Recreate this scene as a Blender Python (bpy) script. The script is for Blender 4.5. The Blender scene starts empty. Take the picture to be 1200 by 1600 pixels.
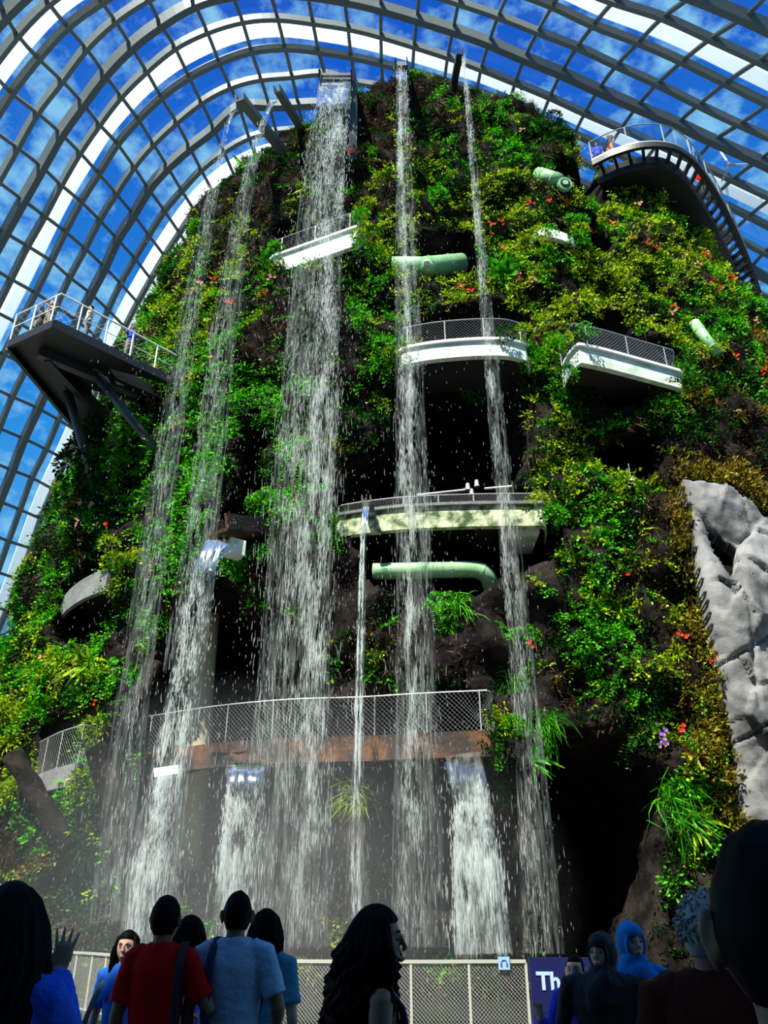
import bpy, bmesh, math, random
import numpy as np
from mathutils import Vector, Matrix, noise
from mathutils.bvhtree import BVHTree
SC = bpy.context.scene
COL = SC.collection
R = math.radians
random.seed(7)
rng = np.random.default_rng(7)

# ------------------------------------------------------------------ camera, sky, sun, exposure
TILT = R(27.6); FPX = 1244.0; EYE = Vector((0, 0, 1.6))
cam = bpy.data.cameras.new('camera'); cam_o = bpy.data.objects.new('camera', cam); COL.objects.link(cam_o)
cam.sensor_fit = 'VERTICAL'; cam.sensor_height = 36; cam.lens = 36 * FPX / 1600
cam.clip_start = 0.05; cam.clip_end = 500
cam_o.location = EYE; cam_o.rotation_euler = (R(90) + TILT, 0, 0)
SC.camera = cam_o
SC.view_settings.view_transform = 'Standard'; SC.view_settings.look = 'None'
SC.view_settings.exposure = 0.0; SC.view_settings.gamma = 1.0; SC.view_settings.use_curve_mapping = False
SC.cycles.max_bounces = 5; SC.cycles.diffuse_bounces = 2; SC.cycles.glossy_bounces = 2
SC.cycles.transmission_bounces = 3; SC.cycles.transparent_max_bounces = 20
SC.cycles.caustics_reflective = False; SC.cycles.caustics_refractive = False

SUN_DIR = Vector((0.30, 0.56, -0.86)).normalized()      # the way the light travels
sun = bpy.data.lights.new('sun', 'SUN'); sun.energy = 11; sun.angle = R(0.6); sun.color = (1.0, 0.95, 0.84)
sun_o = bpy.data.objects.new('sun', sun); COL.objects.link(sun_o)
sun_o.rotation_euler = SUN_DIR.to_track_quat('-Z', 'Y').to_euler(); sun_o.location = (-20, -30, 80)

w = bpy.data.worlds.new('sky'); SC.world = w; w.use_nodes = True
nt = w.node_tree; nt.nodes.clear()
def N(t, **k):
    n = nt.nodes.new(t)
    for a, b in k.items(): setattr(n, a, b)
    return n
tc = N('ShaderNodeTexCoord'); sep = N('ShaderNodeSeparateXYZ'); nt.links.new(tc.outputs['Generated'], sep.inputs[0])
cr = N('ShaderNodeValToRGB'); nt.links.new(sep.outputs[2], cr.inputs[0])
cr.color_ramp.elements[0].position = 0.15; cr.color_ramp.elements[0].color = (0.22, 0.62, 0.95, 1)
cr.color_ramp.elements[1].position = 0.85; cr.color_ramp.elements[1].color = (0.010, 0.12, 0.66, 1)
e = cr.color_ramp.elements.new(0.5); e.color = (0.035, 0.33, 0.86, 1)
mp = N('ShaderNodeMapping'); mp.inputs['Scale'].default_value = (6, 6, 9); nt.links.new(tc.outputs['Generated'], mp.inputs[0])
nz = N('ShaderNodeTexNoise'); nz.inputs['Scale'].default_value = 3.0; nz.inputs['Detail'].default_value = 5; nz.inputs['Roughness'].default_value = .6
nt.links.new(mp.outputs[0], nz.inputs['Vector'])
c2 = N('ShaderNodeValToRGB'); nt.links.new(nz.outputs[0], c2.inputs[0])
c2.color_ramp.elements[0].position = .46; c2.color_ramp.elements[0].color = (0, 0, 0, 1)
c2.color_ramp.elements[1].position = .64; c2.color_ramp.elements[1].color = (.85, .85, .85, 1)
mx = N('ShaderNodeMixRGB'); mx.inputs[2].default_value = (0.34, 0.74, 1.0, 1)
nt.links.new(c2.outputs[0], mx.inputs[0]); nt.links.new(cr.outputs[0], mx.inputs[1])
bg = N('ShaderNodeBackground'); bg.inputs[1].default_value = 0.95; nt.links.new(mx.outputs[0], bg.inputs[0])
wo = N('ShaderNodeOutputWorld'); nt.links.new(bg.outputs[0], wo.inputs[0])

# ------------------------------------------------------------------ helpers: rays through the photograph's pixels
CT, ST = math.cos(TILT), math.sin(TILT)
def ray(px, py):
    X = (px - 600) / FPX; Y = (800 - py) / FPX
    return Vector((X, CT - Y * ST, ST + Y * CT))
def on_z(px, py, z):
    d = ray(px, py); return EYE + d * ((z - EYE.z) / d.z)
def on_y(px, py, y):
    d = ray(px, py); return EYE + d * (y / d.y)
def proj_np(P):
    v = P - np.array(EYE); z = v[:, 1] * CT + v[:, 2] * ST; y = -v[:, 1] * ST + v[:, 2] * CT
    z = np.where(z < .1, .1, z)
    return 600 + FPX * v[:, 0] / z, 800 - FPX * y / z

# ------------------------------------------------------------------ materials
def mat(name, col, rough=.7, metal=0, noise_=None, bump=None, spec=None, trans=None, emit=None):
    m = bpy.data.materials.new(name); m.use_nodes = True
    t = m.node_tree; b = t.nodes['Principled BSDF']
    b.inputs['Base Color'].default_value = (*col, 1); b.inputs['Roughness'].default_value = rough; b.inputs['Metallic'].default_value = metal
    if spec is not None: b.inputs['Specular IOR Level'].default_value = spec
    if noise_ or bump:
        co = t.nodes.new('ShaderNodeTexCoord')
    if noise_:
        c2_, sc_, lo, hi = noise_
        n = t.nodes.new('ShaderNodeTexNoise'); n.inputs['Scale'].default_value = sc_; n.inputs['Detail'].default_value = 6
        t.links.new(co.outputs['Object'], n.inputs['Vector'])
        r = t.nodes.new('ShaderNodeValToRGB'); t.links.new(n.outputs[0], r.inputs[0])
        r.color_ramp.elements[0].position = lo; r.color_ramp.elements[0].color = (*col, 1)
        r.color_ramp.elements[1].position = hi; r.color_ramp.elements[1].color = (*c2_, 1)
        t.links.new(r.outputs[0], b.inputs['Base Color'])
    if bump:
        sc_, st_ = bump
        n = t.nodes.new('ShaderNodeTexNoise'); n.inputs['Scale'].default_value = sc_; n.inputs['Detail'].default_value = 6
        t.links.new(co.outputs['Object'], n.inputs['Vector'])
        bp = t.nodes.new('ShaderNodeBump'); bp.inputs['Strength'].default_value = st_; bp.inputs['Distance'].default_value = .1
        t.links.new(n.outputs[0], bp.inputs['Height']); t.links.new(bp.outputs[0], b.inputs['Normal'])
    return m
def leaf_mat(name, c1, c2, c3, tr=.35):
    m = bpy.data.materials.new(name); m.use_nodes = True; t = m.node_tree; t.nodes.clear()
    g = t.nodes.new('ShaderNodeNewGeometry'); r = t.nodes.new('ShaderNodeValToRGB')
    t.links.new(g.outputs['Random Per Island'], r.inputs[0])
    r.color_ramp.elements[0].color = (*c1, 1); r.color_ramp.elements[1].color = (*c3, 1)
    e_ = r.color_ramp.elements.new(.55); e_.color = (*c2, 1)
    d = t.nodes.new('ShaderNodeBsdfDiffuse'); l = t.nodes.new('ShaderNodeBsdfTranslucent'); x = t.nodes.new('ShaderNodeMixShader')
    gl = t.nodes.new('ShaderNodeBsdfGlossy'); gl.inputs['Roughness'].default_value = .45; gl.inputs['Color'].default_value = (.8, .9, .8, 1)
    x2 = t.nodes.new('ShaderNodeMixShader'); x2.inputs[0].default_value = .012
    x.inputs[0].default_value = tr
    t.links.new(r.outputs[0], d.inputs[0]); t.links.new(r.outputs[0], l.inputs[0])
    t.links.new(d.outputs[0], x.inputs[1]); t.links.new(l.outputs[0], x.inputs[2])
    t.links.new(x.outputs[0], x2.inputs[1]); t.links.new(gl.outputs[0], x2.inputs[2])
    o = t.nodes.new('ShaderNodeOutputMaterial'); t.links.new(x2.outputs[0], o.inputs[0]); return m
def thin_glass(name, tint, refl=.12, rough=.05):
    m = bpy.data.materials.new(name); m.use_nodes = True; t = m.node_tree; t.nodes.clear()
    a = t.nodes.new('ShaderNodeBsdfTransparent'); a.inputs[0].default_value = (*tint, 1)
    g = t.nodes.new('ShaderNodeBsdfGlossy'); g.inputs['Roughness'].default_value = rough
    f = t.nodes.new('ShaderNodeFresnel'); f.inputs[0].default_value = 1.4
    ad = t.nodes.new('ShaderNodeMath'); ad.operation = 'MULTIPLY_ADD'; ad.inputs[1].default_value = .8; ad.inputs[2].default_value = refl * .3
    t.links.new(f.outputs[0], ad.inputs[0])
    x = t.nodes.new('ShaderNodeMixShader'); t.links.new(ad.outputs[0], x.inputs[0])
    t.links.new(a.outputs[0], x.inputs[1]); t.links.new(g.outputs[0], x.inputs[2])
    o = t.nodes.new('ShaderNodeOutputMaterial'); t.links.new(x.outputs[0], o.inputs[0]); return m
def water_mat(name, col, opac, tr=.5):
    m = bpy.data.materials.new(name); m.use_nodes = True; t = m.node_tree; t.nodes.clear()
    d = t.nodes.new('ShaderNodeBsdfDiffuse'); d.inputs[0].default_value = (*col, 1)
    l = t.nodes.new('ShaderNodeBsdfTranslucent'); l.inputs[0].default_value = (*col, 1)
    x = t.nodes.new('ShaderNodeMixShader'); x.inputs[0].default_value = tr
    t.links.new(d.outputs[0], x.inputs[1]); t.links.new(l.outputs[0], x.inputs[2])
    a = t.nodes.new('ShaderNodeBsdfTransparent'); y = t.nodes.new('ShaderNodeMixShader'); y.inputs[0].default_value = opac
    t.links.new(a.outputs[0], y.inputs[1]); t.links.new(x.outputs[0], y.inputs[2])
    o = t.nodes.new('ShaderNodeOutputMaterial'); t.links.new(y.outputs[0], o.inputs[0]); return m
def veil_mat(name, col, lo, hi, amax, sx=9, sz=.7):
    m = water_mat(name, col, 1.0); t = m.node_tree
    y = [n for n in t.nodes if n.type == 'MIX_SHADER'][-1]
    co = t.nodes.new('ShaderNodeTexCoord'); mp_ = t.nodes.new('ShaderNodeMapping'); mp_.inputs['Scale'].default_value = (sx, sx, sz)
    t.links.new(co.outputs['Object'], mp_.inputs[0])
    n = t.nodes.new('ShaderNodeTexNoise'); n.inputs['Scale'].default_value = 1.0; n.inputs['Detail'].default_value = 6; n.inputs['Roughness'].default_value = .65
    t.links.new(mp_.outputs[0], n.inputs['Vector'])
    r = t.nodes.new('ShaderNodeMapRange'); r.inputs['From Min'].default_value = lo; r.inputs['From Max'].default_value = hi
    r.inputs['To Max'].default_value = amax
    t.links.new(n.outputs[0], r.inputs[0])
    for q in t.nodes:
        if q.type == 'MIX_SHADER' and q.inputs[1].is_linked and q.inputs[1].links[0].from_node.type == 'BSDF_TRANSPARENT':
            t.links.new(r.outputs[0], q.inputs[0])
    return m

M_ = {}
M_['rib'] = mat('painted_steel', (.17, .19, .18), .5, 0, None, None)
M_['rib_big'] = mat('painted_steel_dark', (.13, .145, .14), .5)
M_['glass'] = thin_glass('dome_glass', (.86, .95, 1.0), .12)
M_['sail'] = water_mat('white_sail_fabric', (.92, .93, .90), .97, .75)
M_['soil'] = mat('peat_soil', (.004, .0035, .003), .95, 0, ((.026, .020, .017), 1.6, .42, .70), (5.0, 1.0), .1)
M_['rock'] = mat('sprayed_concrete_rock', (.05, .055, .055), .9, 0, ((.24, .245, .24), .7, .36, .58), (1.6, 1.0), .1)  # dark blotches hold stains and some shadow in the colour
M_['conc'] = mat('weathered_white_concrete', (.38, .46, .36), .8, 0, ((.72, .80, .70), 1.3, .3, .55), (8, .15))
M_['conc_cream'] = mat('cream_concrete', (.50, .47, .30), .85, 0, ((.66, .62, .42), 3, .3, .7), (30, .3))
M_['moss'] = mat('mossy_concrete', (.04, .08, .02), .9, 0, ((.55, .60, .38), 3.0, .36, .60), (10, .4))
M_['rust'] = mat('rust_stained_concrete', (.022, .015, .010), .85, 0, ((.17, .065, .02), 1.3, .45, .72), (9, .4))
M_['greyc'] = mat('grey_concrete', (.10, .11, .11), .85, 0, ((.20, .21, .2), 2, .3, .7), (9, .3))
M_['wet'] = mat('dark_wet_stone', (.012, .014, .013), .25)
M_['under'] = mat('shade_dark_soffit', (.02, .02, .02), .9)  # shade beneath the terrace slabs put into the colour
M_['pipe'] = mat('pale_green_pipe', (.20, .42, .20), .45, 0, ((.30, .55, .28), 2.5, .35, .7), None)
M_['steel'] = mat('dark_steel', (.006, .007, .009), .5, .1)
M_['steel2'] = mat('slate_grey_steel', (.035, .045, .052), .45, .2)
M_['galv'] = mat('galvanised_steel', (.45, .47, .45), .4, .5)
M_['white'] = mat('white_paint', (.8, .82, .8), .5)
M_['floor'] = mat('pale_paving', (.13, .125, .11), .85, 0, ((.20, .19, .17), 6, .4, .6), None)
M_['wall'] = mat('shade_wall_grey', (.12, .12, .12), .9)
M_['drop'] = water_mat('falling_water_drops', (.84, .92, .90), .36, .5)
M_['drop2'] = water_mat('fine_water_drops', (.80, .90, .88), .42, .5)
M_['veil'] = veil_mat('water_veil', (.80, .90, .86), .46, .80, .26)
M_['veil_blue'] = veil_mat('dense_water_veil', (.80, .90, .86), .40, .74, .55, 7, 1.6)  # denser veil in the same water colour
M_['sheet'] = thin_glass('clear_water_sheet', (.78, .86, .88), .5, .12)
M_['handglass'] = thin_glass('balustrade_glass', (.86, .92, .94), .3, .03)
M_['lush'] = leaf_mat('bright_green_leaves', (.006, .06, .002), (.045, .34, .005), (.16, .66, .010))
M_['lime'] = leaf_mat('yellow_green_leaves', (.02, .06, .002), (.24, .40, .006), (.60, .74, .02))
M_['dark'] = leaf_mat('dark_green_shade_leaves', (.001, .008, .001), (.004, .028, .003), (.016, .08, .006))  # near-black greens, also standing in for shaded gaps between plants
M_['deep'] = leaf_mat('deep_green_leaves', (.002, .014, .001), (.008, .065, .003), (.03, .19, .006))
M_['brown'] = leaf_mat('dry_brown_leaves', (.010, .006, .004), (.05, .028, .014), (.15, .09, .045), .15)
M_['rusty'] = leaf_mat('reddish_yellow_leaves', (.05, .02, .006), (.20, .15, .012), (.46, .42, .03))
M_['red'] = leaf_mat('red_petals', (.55, .015, .01), (.75, .03, .015), (.85, .10, .02), .2)
M_['pink'] = leaf_mat('pink_petals', (.75, .15, .20), (.85, .30, .25), (.9, .5, .35), .2)
M_['purple'] = leaf_mat('purple_petals', (.25, .06, .6), (.35, .1, .75), (.5, .2, .8), .2)

# ------------------------------------------------------------------ mesh helpers
class MB:
    def __init__(s): s.v = []; s.f = []
    def add(s, vs, fs):
        b = len(s.v); s.v += [tuple(v) for v in vs]; s.f += [tuple(i + b for i in f) for f in fs]; return s
    def box(s, c, d, m=None):
        cx, cy, cz = c; x, y, z = [q / 2 for q in d]
        vs = [Vector((sx * x, sy * y, sz * z)) for sx in (-1, 1) for sy in (-1, 1) for sz in (-1, 1)]
        if m is not None: vs = [m @ v for v in vs]
        vs = [v + Vector(c) for v in vs]
        return s.add(vs, [(0, 1, 3, 2), (4, 6, 7, 5), (0, 4, 5, 1), (2, 3, 7, 6), (0, 2, 6, 4), (1, 5, 7, 3)])
    def tube(s, pts, rads, n=10, hint=None, caps=True, round_=False):
        pts = [Vector(p) for p in pts]
        if not isinstance(rads, (list, tuple)): rads = [rads] * len(pts)
        rads = [r if isinstance(r, (tuple, list)) else (r, r) for r in rads]
        L = len(pts)
        if round_:
            d0 = (pts[0] - pts[1]).normalized(); d1 = (pts[-1] - pts[-2]).normalized()
            r0, r1 = rads[0], rads[-1]; m0 = min(r0); m1 = min(r1)
            pts = [pts[0] + d0 * m0 * .95, pts[0] + d0 * m0 * .7] + pts + [pts[-1] + d1 * m1 * .7, pts[-1] + d1 * m1 * .95]
            rads = [(r0[0] * .3, r0[1] * .3), (r0[0] * .72, r0[1] * .72)] + rads + [(r1[0] * .72, r1[1] * .72), (r1[0] * .3, r1[1] * .3)]
            L += 4
        vs = []; up = Vector(hint) if hint is not None else None
        for i in range(L):
            t = (pts[min(i + 1, L - 1)] - pts[max(i - 1, 0)])
            t = t.normalized() if t.length > 1e-9 else Vector((0, 0, 1))
            if up is None: up = Vector((1, 0, 0)) if abs(t.x) < .8 else Vector((0, 1, 0))
            a = up - t * up.dot(t)
            if a.length < 1e-4: a = t.orthogonal()
            a.normalize(); b_ = t.cross(a)
            if hint is None: up = a
            for k in range(n):
                q = 2 * math.pi * k / n
                vs.append(pts[i] + a * (math.cos(q) * rads[i][0]) + b_ * (math.sin(q) * rads[i][1]))
        fs = [(i * n + k, i * n + (k + 1) % n, (i + 1) * n + (k + 1) % n, (i + 1) * n + k) for i in range(L - 1) for k in range(n)]
        if caps: fs += [tuple(range(n))[::-1], tuple((L - 1) * n + k for k in range(n))]
        return s.add(vs, fs)
    def bar(s, a, b, wd, hd, up=(0, 0, 1)):       # a beam of rectangular section from a to b
        a, b = Vector(a), Vector(b); t = (b - a).normalized(); u = Vector(up); u = (u - t * u.dot(t))
        if u.length < 1e-4: u = t.orthogonal()
        u.normalize(); r = t.cross(u)
        vs = [p + r * (sx * wd / 2) + u * (su * hd / 2) for p in (a, b) for sx, su in ((-1, -1), (1, -1), (1, 1), (-1, 1))]
        return s.add(vs, [(0, 1, 2, 3)[::-1], (4, 5, 6, 7), (0, 1, 5, 4), (1, 2, 6, 5), (2, 3, 7, 6), (3, 0, 4, 7)])
    def rail(s, pts, ups, wd, hd):                # rectangular section swept along points with given normals
        L = len(pts); vs = []
        for i in range(L):
            t = (pts[min(i + 1, L - 1)] - pts[max(i - 1, 0)]).normalized(); u = ups[i]; u = (u - t * u.dot(t)).normalized(); r = t.cross(u)
            vs += [pts[i] + r * (sx * wd / 2) + u * (su * hd / 2) for sx, su in ((-1, -1), (1, -1), (1, 1), (-1, 1))]
        fs = [(4 * i + k, 4 * i + (k + 1) % 4, 4 * i + 4 + (k + 1) % 4, 4 * i + 4 + k) for i in range(L - 1) for k in range(4)]
        fs += [(3, 2, 1, 0), tuple(4 * (L - 1) + k for k in range(4))]
        return s.add(vs, fs)
    def ball(s, c, r, n=14, m=10, fn=None):
        c = Vector(c); r = r if isinstance(r, (tuple, list)) else (r, r, r)
        vs = []
        for i in range(1, m):
            th = math.pi * i / m
            for k in range(n):
                ph = 2 * math.pi * k / n
                d = Vector((math.sin(th) * math.cos(ph), math.sin(th) * math.sin(ph), math.cos(th)))
                q = Vector((d.x * r[0], d.y * r[1], d.z * r[2]))
                if fn: q = fn(d, q)
                vs.append(c + q)
        top = Vector((0, 0, r[2])); bot = Vector((0, 0, -r[2]))
        if fn: top = fn(Vector((0, 0, 1)), top); bot = fn(Vector((0, 0, -1)), bot)
        vs += [c + top, c + bot]; T_ = len(vs) - 2; B_ = T_ + 1
        fs = [(i * n + k, (i + 1) * n + k, (i + 1) * n + (k + 1) % n, i * n + (k + 1) % n) for i in range(m - 2) for k in range(n)]
        fs += [(T_, k, (k + 1) % n) for k in range(n)] + [(B_, (m - 2) * n + (k + 1) % n, (m - 2) * n + k) for k in range(n)]
        return s.add(vs, fs)
    def build(s, name, m, parent=None, smooth=False, loc=None):
        vs = s.v
        if loc is not None:
            lx, ly, lz = loc; vs = [(x - lx, y - ly, z - lz) for x, y, z in vs]
        me = bpy.data.meshes.new(name); me.from_pydata(vs, [], s.f); me.update()
        if smooth: me.shade_smooth()
        return link(name, me, m, parent, loc)
def link(name, me, m, parent=None, loc=None):
    if m is not None and not me.materials: me.materials.append(m if not isinstance(m, str) else M_[m])
    o = bpy.data.objects.new(name, me); COL.objects.link(o)
    if loc is not None: o.location = loc
    if parent is not None: o.parent = parent
    return o
def np_mesh(name, V, F):
    """V (n,3); F (m,k) constant side count"""
    me = bpy.data.meshes.new(name); k = F.shape[1]
    me.vertices.add(len(V)); me.vertices.foreach_set('co', V.astype(np.float32).ravel())
    me.loops.add(F.size); me.loops.foreach_set('vertex_index', F.astype(np.int32).ravel())
    me.polygons.add(len(F)); me.polygons.foreach_set('loop_start', np.arange(0, F.size, k, dtype=np.int32))
    me.update(calc_edges=True); return me
def tag(o, label=None, cat=None, group=None, kind=None):
    if label: o['label'] = label
    if cat: o['category'] = cat
    if group: o['group'] = group
    if kind: o['kind'] = kind
    return o
def empty(name, loc=(0, 0, 0), rz=0):
    o = bpy.data.objects.new(name, None); COL.objects.link(o); o.location = loc; o.rotation_euler = (0, 0, rz); o.empty_display_size = .1; return o
def bake(o, mods):
    """apply modifiers given as (type, {settings}) to a freshly made object, by evaluated mesh"""
    for ty, st in mods:
        md = o.modifiers.new(ty.lower(), ty)
        for a, b in st.items(): setattr(md, a, b)
    dg = bpy.context.evaluated_depsgraph_get()
    me = bpy.data.meshes.new_from_object(o.evaluated_get(dg)); o.modifiers.clear(); old = o.data; o.data = me
    me.shade_smooth(); return o

exec_order = 'setting, mountain, structures, water, plants, people'
# ------------------------------------------------------------------ the setting: floor, added shading wall, glass dome
b = MB(); b.box((0, 30, -.1), (170, 150, .2)); tag(b.build('floor', 'floor'), kind='structure')
b = MB(); b.box((0, -9, 12.5), (90, 1.0, 25)); tag(b.build('added_shade_wall', 'wall'), kind='structure')  # unseen wall added behind the camera to shade the visitors

DC = np.array([0, 28, 0.]); DA = np.array([42, 40, 50.])
_n0 = np.array([-0.04083213, 0.1836916, 0.9821355]); _ex = np.array([0.97617381, 0.21699008, 0.]); _ey = np.array([-0.21311366, 0.95873495, -0.1881751])
# survey of the shell's nodes (meridian: hoop: sight line), laid onto the ellipsoid of the shell and continued by a thin-plate spline
_D = {3:{-3:(58,88),-2:(95,123),-1:(127,157),0:(153,192),1:(182,222),2:(208,258),3:(230,292),4:(256,327),5:(280,363),6:(297,390)},
4:{-4:(73,0),-3:(103,38),-2:(132,72),-1:(160,112),0:(187,147),1:(215,185),2:(238,223),3:(260,258),4:(283,297),5:(303,328)},
2:{-3:(15,143),-2:(55,173),-1:(92,205),0:(123,235),1:(153,270),2:(180,301),3:(207,333),4:(231,367),5:(256,399),6:(275,425)},
1:{-2:(25,228),-1:(63,258),0:(93,287),1:(125,313),2:(154,342),3:(181,371),4:(210,402),5:(235,435)},
0:{-1:(33,310),0:(68,336),1:(100,361),2:(132,387),3:(162,416),4:(187,442),5:(214,472)},
-1:{-1:(5,361),0:(41,382),1:(79,406),2:(107,432),3:(140,457)},
-2:{0:(15,435),1:(54,457)},
-4:{2:(42,570)},-5:{2:(17,619),3:(58,637),4:(90,655),5:(122,675)},
-6:{3:(35,684),4:(71,702),5:(102,718)},-7:{3:(17,734),4:(48,745),5:(82,764),6:(106,775)},
-8:{4:(30,796),5:(62,810),6:(87,822)},-9:{4:(12,845),5:(47,856),6:(77,866)},-10:{5:(29,904),6:(62,915)},
-11:{5:(9,954),6:(34,960)},-12:{6:(17,1010)},
5:{-3:(157,0),-2:(178,28),-1:(203,67),0:(227,108),1:(250,150),2:(275,188),3:(295,227),4:(313,263),5:(333,300)},
6:{-1:(248,33),0:(272,70),1:(295,118),2:(313,157),3:(333,200)},
7:{-1:(302,0),0:(322,46),1:(341,95),2:(359,133),3:(372,160)},
8:{0:(378,29),1:(392,77),2:(407,120),3:(420,163)},9:{0:(433,25),1:(445,72),2:(455,117),3:(465,160)},
10:{0:(488,32),1:(497,78),2:(507,110)},11:{0:(544,40),1:(549,86),2:(555,127)},
12:{-1:(595,7),0:(595,53),1:(596,97),2:(598,132)},13:{-1:(652,24),0:(647,69),1:(645,110)},
14:{-2:(717,1),-1:(709,42),0:(700,86),1:(695,125)},15:{-2:(779,22),-1:(765,62),0:(752,105),1:(746,140)},
16:{-3:(865,5),-2:(841,47),-1:(821,87),0:(806,127),1:(796,160)},
17:{-4:(960,0),-3:(928,37),-2:(903,70),-1:(879,110),0:(860,149)},
18:{-4:(1038,23),-3:(1000,63),-2:(965,100),-1:(937,137),0:(915,175)},
19:{-5:(1168,22),-4:(1112,58),-3:(1068,93),-2:(1028,128),-1:(997,163)},
20:{-4:(1188,92),-3:(1136,127),-2:(1094,162),-1:(1063,190)},21:{-2:(1157,192),-1:(1116,216)},22:{-1:(1190,248),0:(1146,279)},23:{1:(1172,336)},24:{2:(1196,393)}}
_P = np.array([(i, j, *p) for j, r in _D.items() for i, p in r.items()], float)
def _sight(x, y):
    X = (x - 600) / FPX; Y = (800 - y) / FPX
    d = np.stack([X, CT - Y * ST, ST + Y * CT], -1) / DA; o = (np.array(EYE) - DC) / DA
    a = (d * d).sum(-1); b_ = (d * o).sum(-1); c = (o * o).sum() - 1
    n = o + d * ((-b_ + np.sqrt(b_ * b_ - a * c)) / a)[:, None]
    k = 1 + n @ _n0; return np.stack([n @ _ex / k, n @ _ey / k], -1)
_K = np.stack([_P[:, 0] / 8, (_P[:, 1] - 6) / 12], -1)
def _tps(A_, B_):
    r2 = ((A_[:, None] - B_[None]) ** 2).sum(-1); return .5 * r2 * np.log(r2 + 1e-12)
_n = len(_K); _Q = np.hstack([np.ones((_n, 1)), _K])
_A = np.block([[_tps(_K, _K) + 2e-3 * np.eye(_n), _Q], [_Q.T, np.zeros((3, 3))]])
_W = np.linalg.solve(_A, np.vstack([_sight(_P[:, 2], _P[:, 3]), np.zeros((3, 2))]))
def dome(i, j, off=0.0):
    """point of the glass shell at hoop i, meridian j, off metres outside it, and its outward normal"""
    kk = np.array([[i / 8, (j - 6) / 12]])
    s = (np.hstack([_tps(kk, _K), [[1.0]], kk]) @ _W)[0]; q = (s ** 2).sum(); k = 2 / (1 + q)
    n = (k - 1) * _n0 + k * (s[0] * _ex + s[1] * _ey)
    p = n * DA + DC; nn = n / DA; nn /= np.linalg.norm(nn)
    return Vector(p + nn * off), Vector(nn)
I0, I1, J0, J1 = -8, 9, -14, 27
ceil_ = empty('ceiling'); tag(ceil_, kind='structure')
g = MB(); vs = []; fs = []
nj = J1 - J0 + 1
for i in range(I0, I1 + 1):
    for j in range(J0, J1 + 1): vs.append(dome(i, j, .12)[0])
for a in range(I1 - I0):
    for c in range(J1 - J0): fs.append((a * nj + c, a * nj + c + 1, (a + 1) * nj + c + 1, (a + 1) * nj + c))
g.add(vs, fs).build('glazing', 'glass', ceil_)
for i in range(I0, I1 + 1):
    big = i % 4 == 3
    P = [dome(i, J0 + (J1 - J0) * t / 160, -.18 if not big else -.30) for t in range(161)]
    MB().rail([p for p, _ in P], [n for _, n in P], .40 if big else .27, .8 if big else .55).build('hoop_rib', 'rib_big' if big else 'rib', ceil_)
for j in range(J0, J1 + 1):
    P = [dome(I0 + (I1 - I0) * t / 60, j, -.12) for t in range(61)]
    MB().rail([p for p, _ in P], [n for _, n in P], .20, .34).build('meridian_rib', 'rib', ceil_)
# rolled-out white shade sails and the outer steel arches above the glass
for lo, hi in ((-3.95, -3.15), (.06, .80), (4.5, 5.6), (-8, -7.2)):
    vs = []; L = 120
    for t in range(L + 1):
        j = J0 + (J1 - J0) * t / L
        for k in range(3):
            for o_ in (.35, .38): vs.append(dome(lo + (hi - lo) * k / 2, j, o_ + (0.12 if k == 1 else 0))[0])
    fs = []
    for t in range(L):
        for k in range(2):
            a = t * 6 + k * 2; fs += [(a, a + 2, a + 8, a + 6), (a + 1, a + 7, a + 9, a + 3)]
    MB().add(vs, fs).build('shade_sail', 'sail', ceil_)

# ------------------------------------------------------------------ the planted mountain
ZT = [0, 9, 15, 19, 22, 29, 33, 35.4, 37.2, 38.7, 39.5, 39.9]
XL = [-16.0, -14.4, -14.2, -13.4, -12.2, -10.6, -8.6, -7.0, -4.8, -1.6, 0.2, 1.5]
XR = [24.0, 23.0, 22.0, 21.0, 19.8, 16.0, 12.6, 10.7, 8.8, 6.4, 4.0, 1.9]
FY = [22.4, 22.5, 22.7, 22.9, 23.0, 23.5, 24.0, 24.3, 24.7, 25.2, 26.6, 28.4]
CY = [32, 31.8, 31.4, 31, 30.6, 30, 29.5, 29.3, 29.2, 29.2, 29.2, 28.9]
def prof(z):
    return [np.interp(z, ZT, q) for q in (XL, XR, FY, CY)]
def poly_sd(px, py, poly):
    """signed distance in pixels to a polygon, positive inside"""
    d = np.full(px.shape, 1e9); ins = np.zeros(px.shape, bool); n = len(poly)
    for k in range(n):
        x0, y0 = poly[k]; x1, y1 = poly[(k + 1) % n]
        ex_, ey_ = x1 - x0, y1 - y0; t = np.clip(((px - x0) * ex_ + (py - y0) * ey_) / (ex_ ** 2 + ey_ ** 2), 0, 1)
        d = np.minimum(d, np.hypot(px - x0 - t * ex_, py - y0 - t * ey_))
        c = ((y0 > py) != (y1 > py)); xi = x0 + (py - y0) * ex_ / (ey_ if ey_ else 1e-9); ins ^= c & (px < xi)
    return np.where(ins, d, -d)
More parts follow.
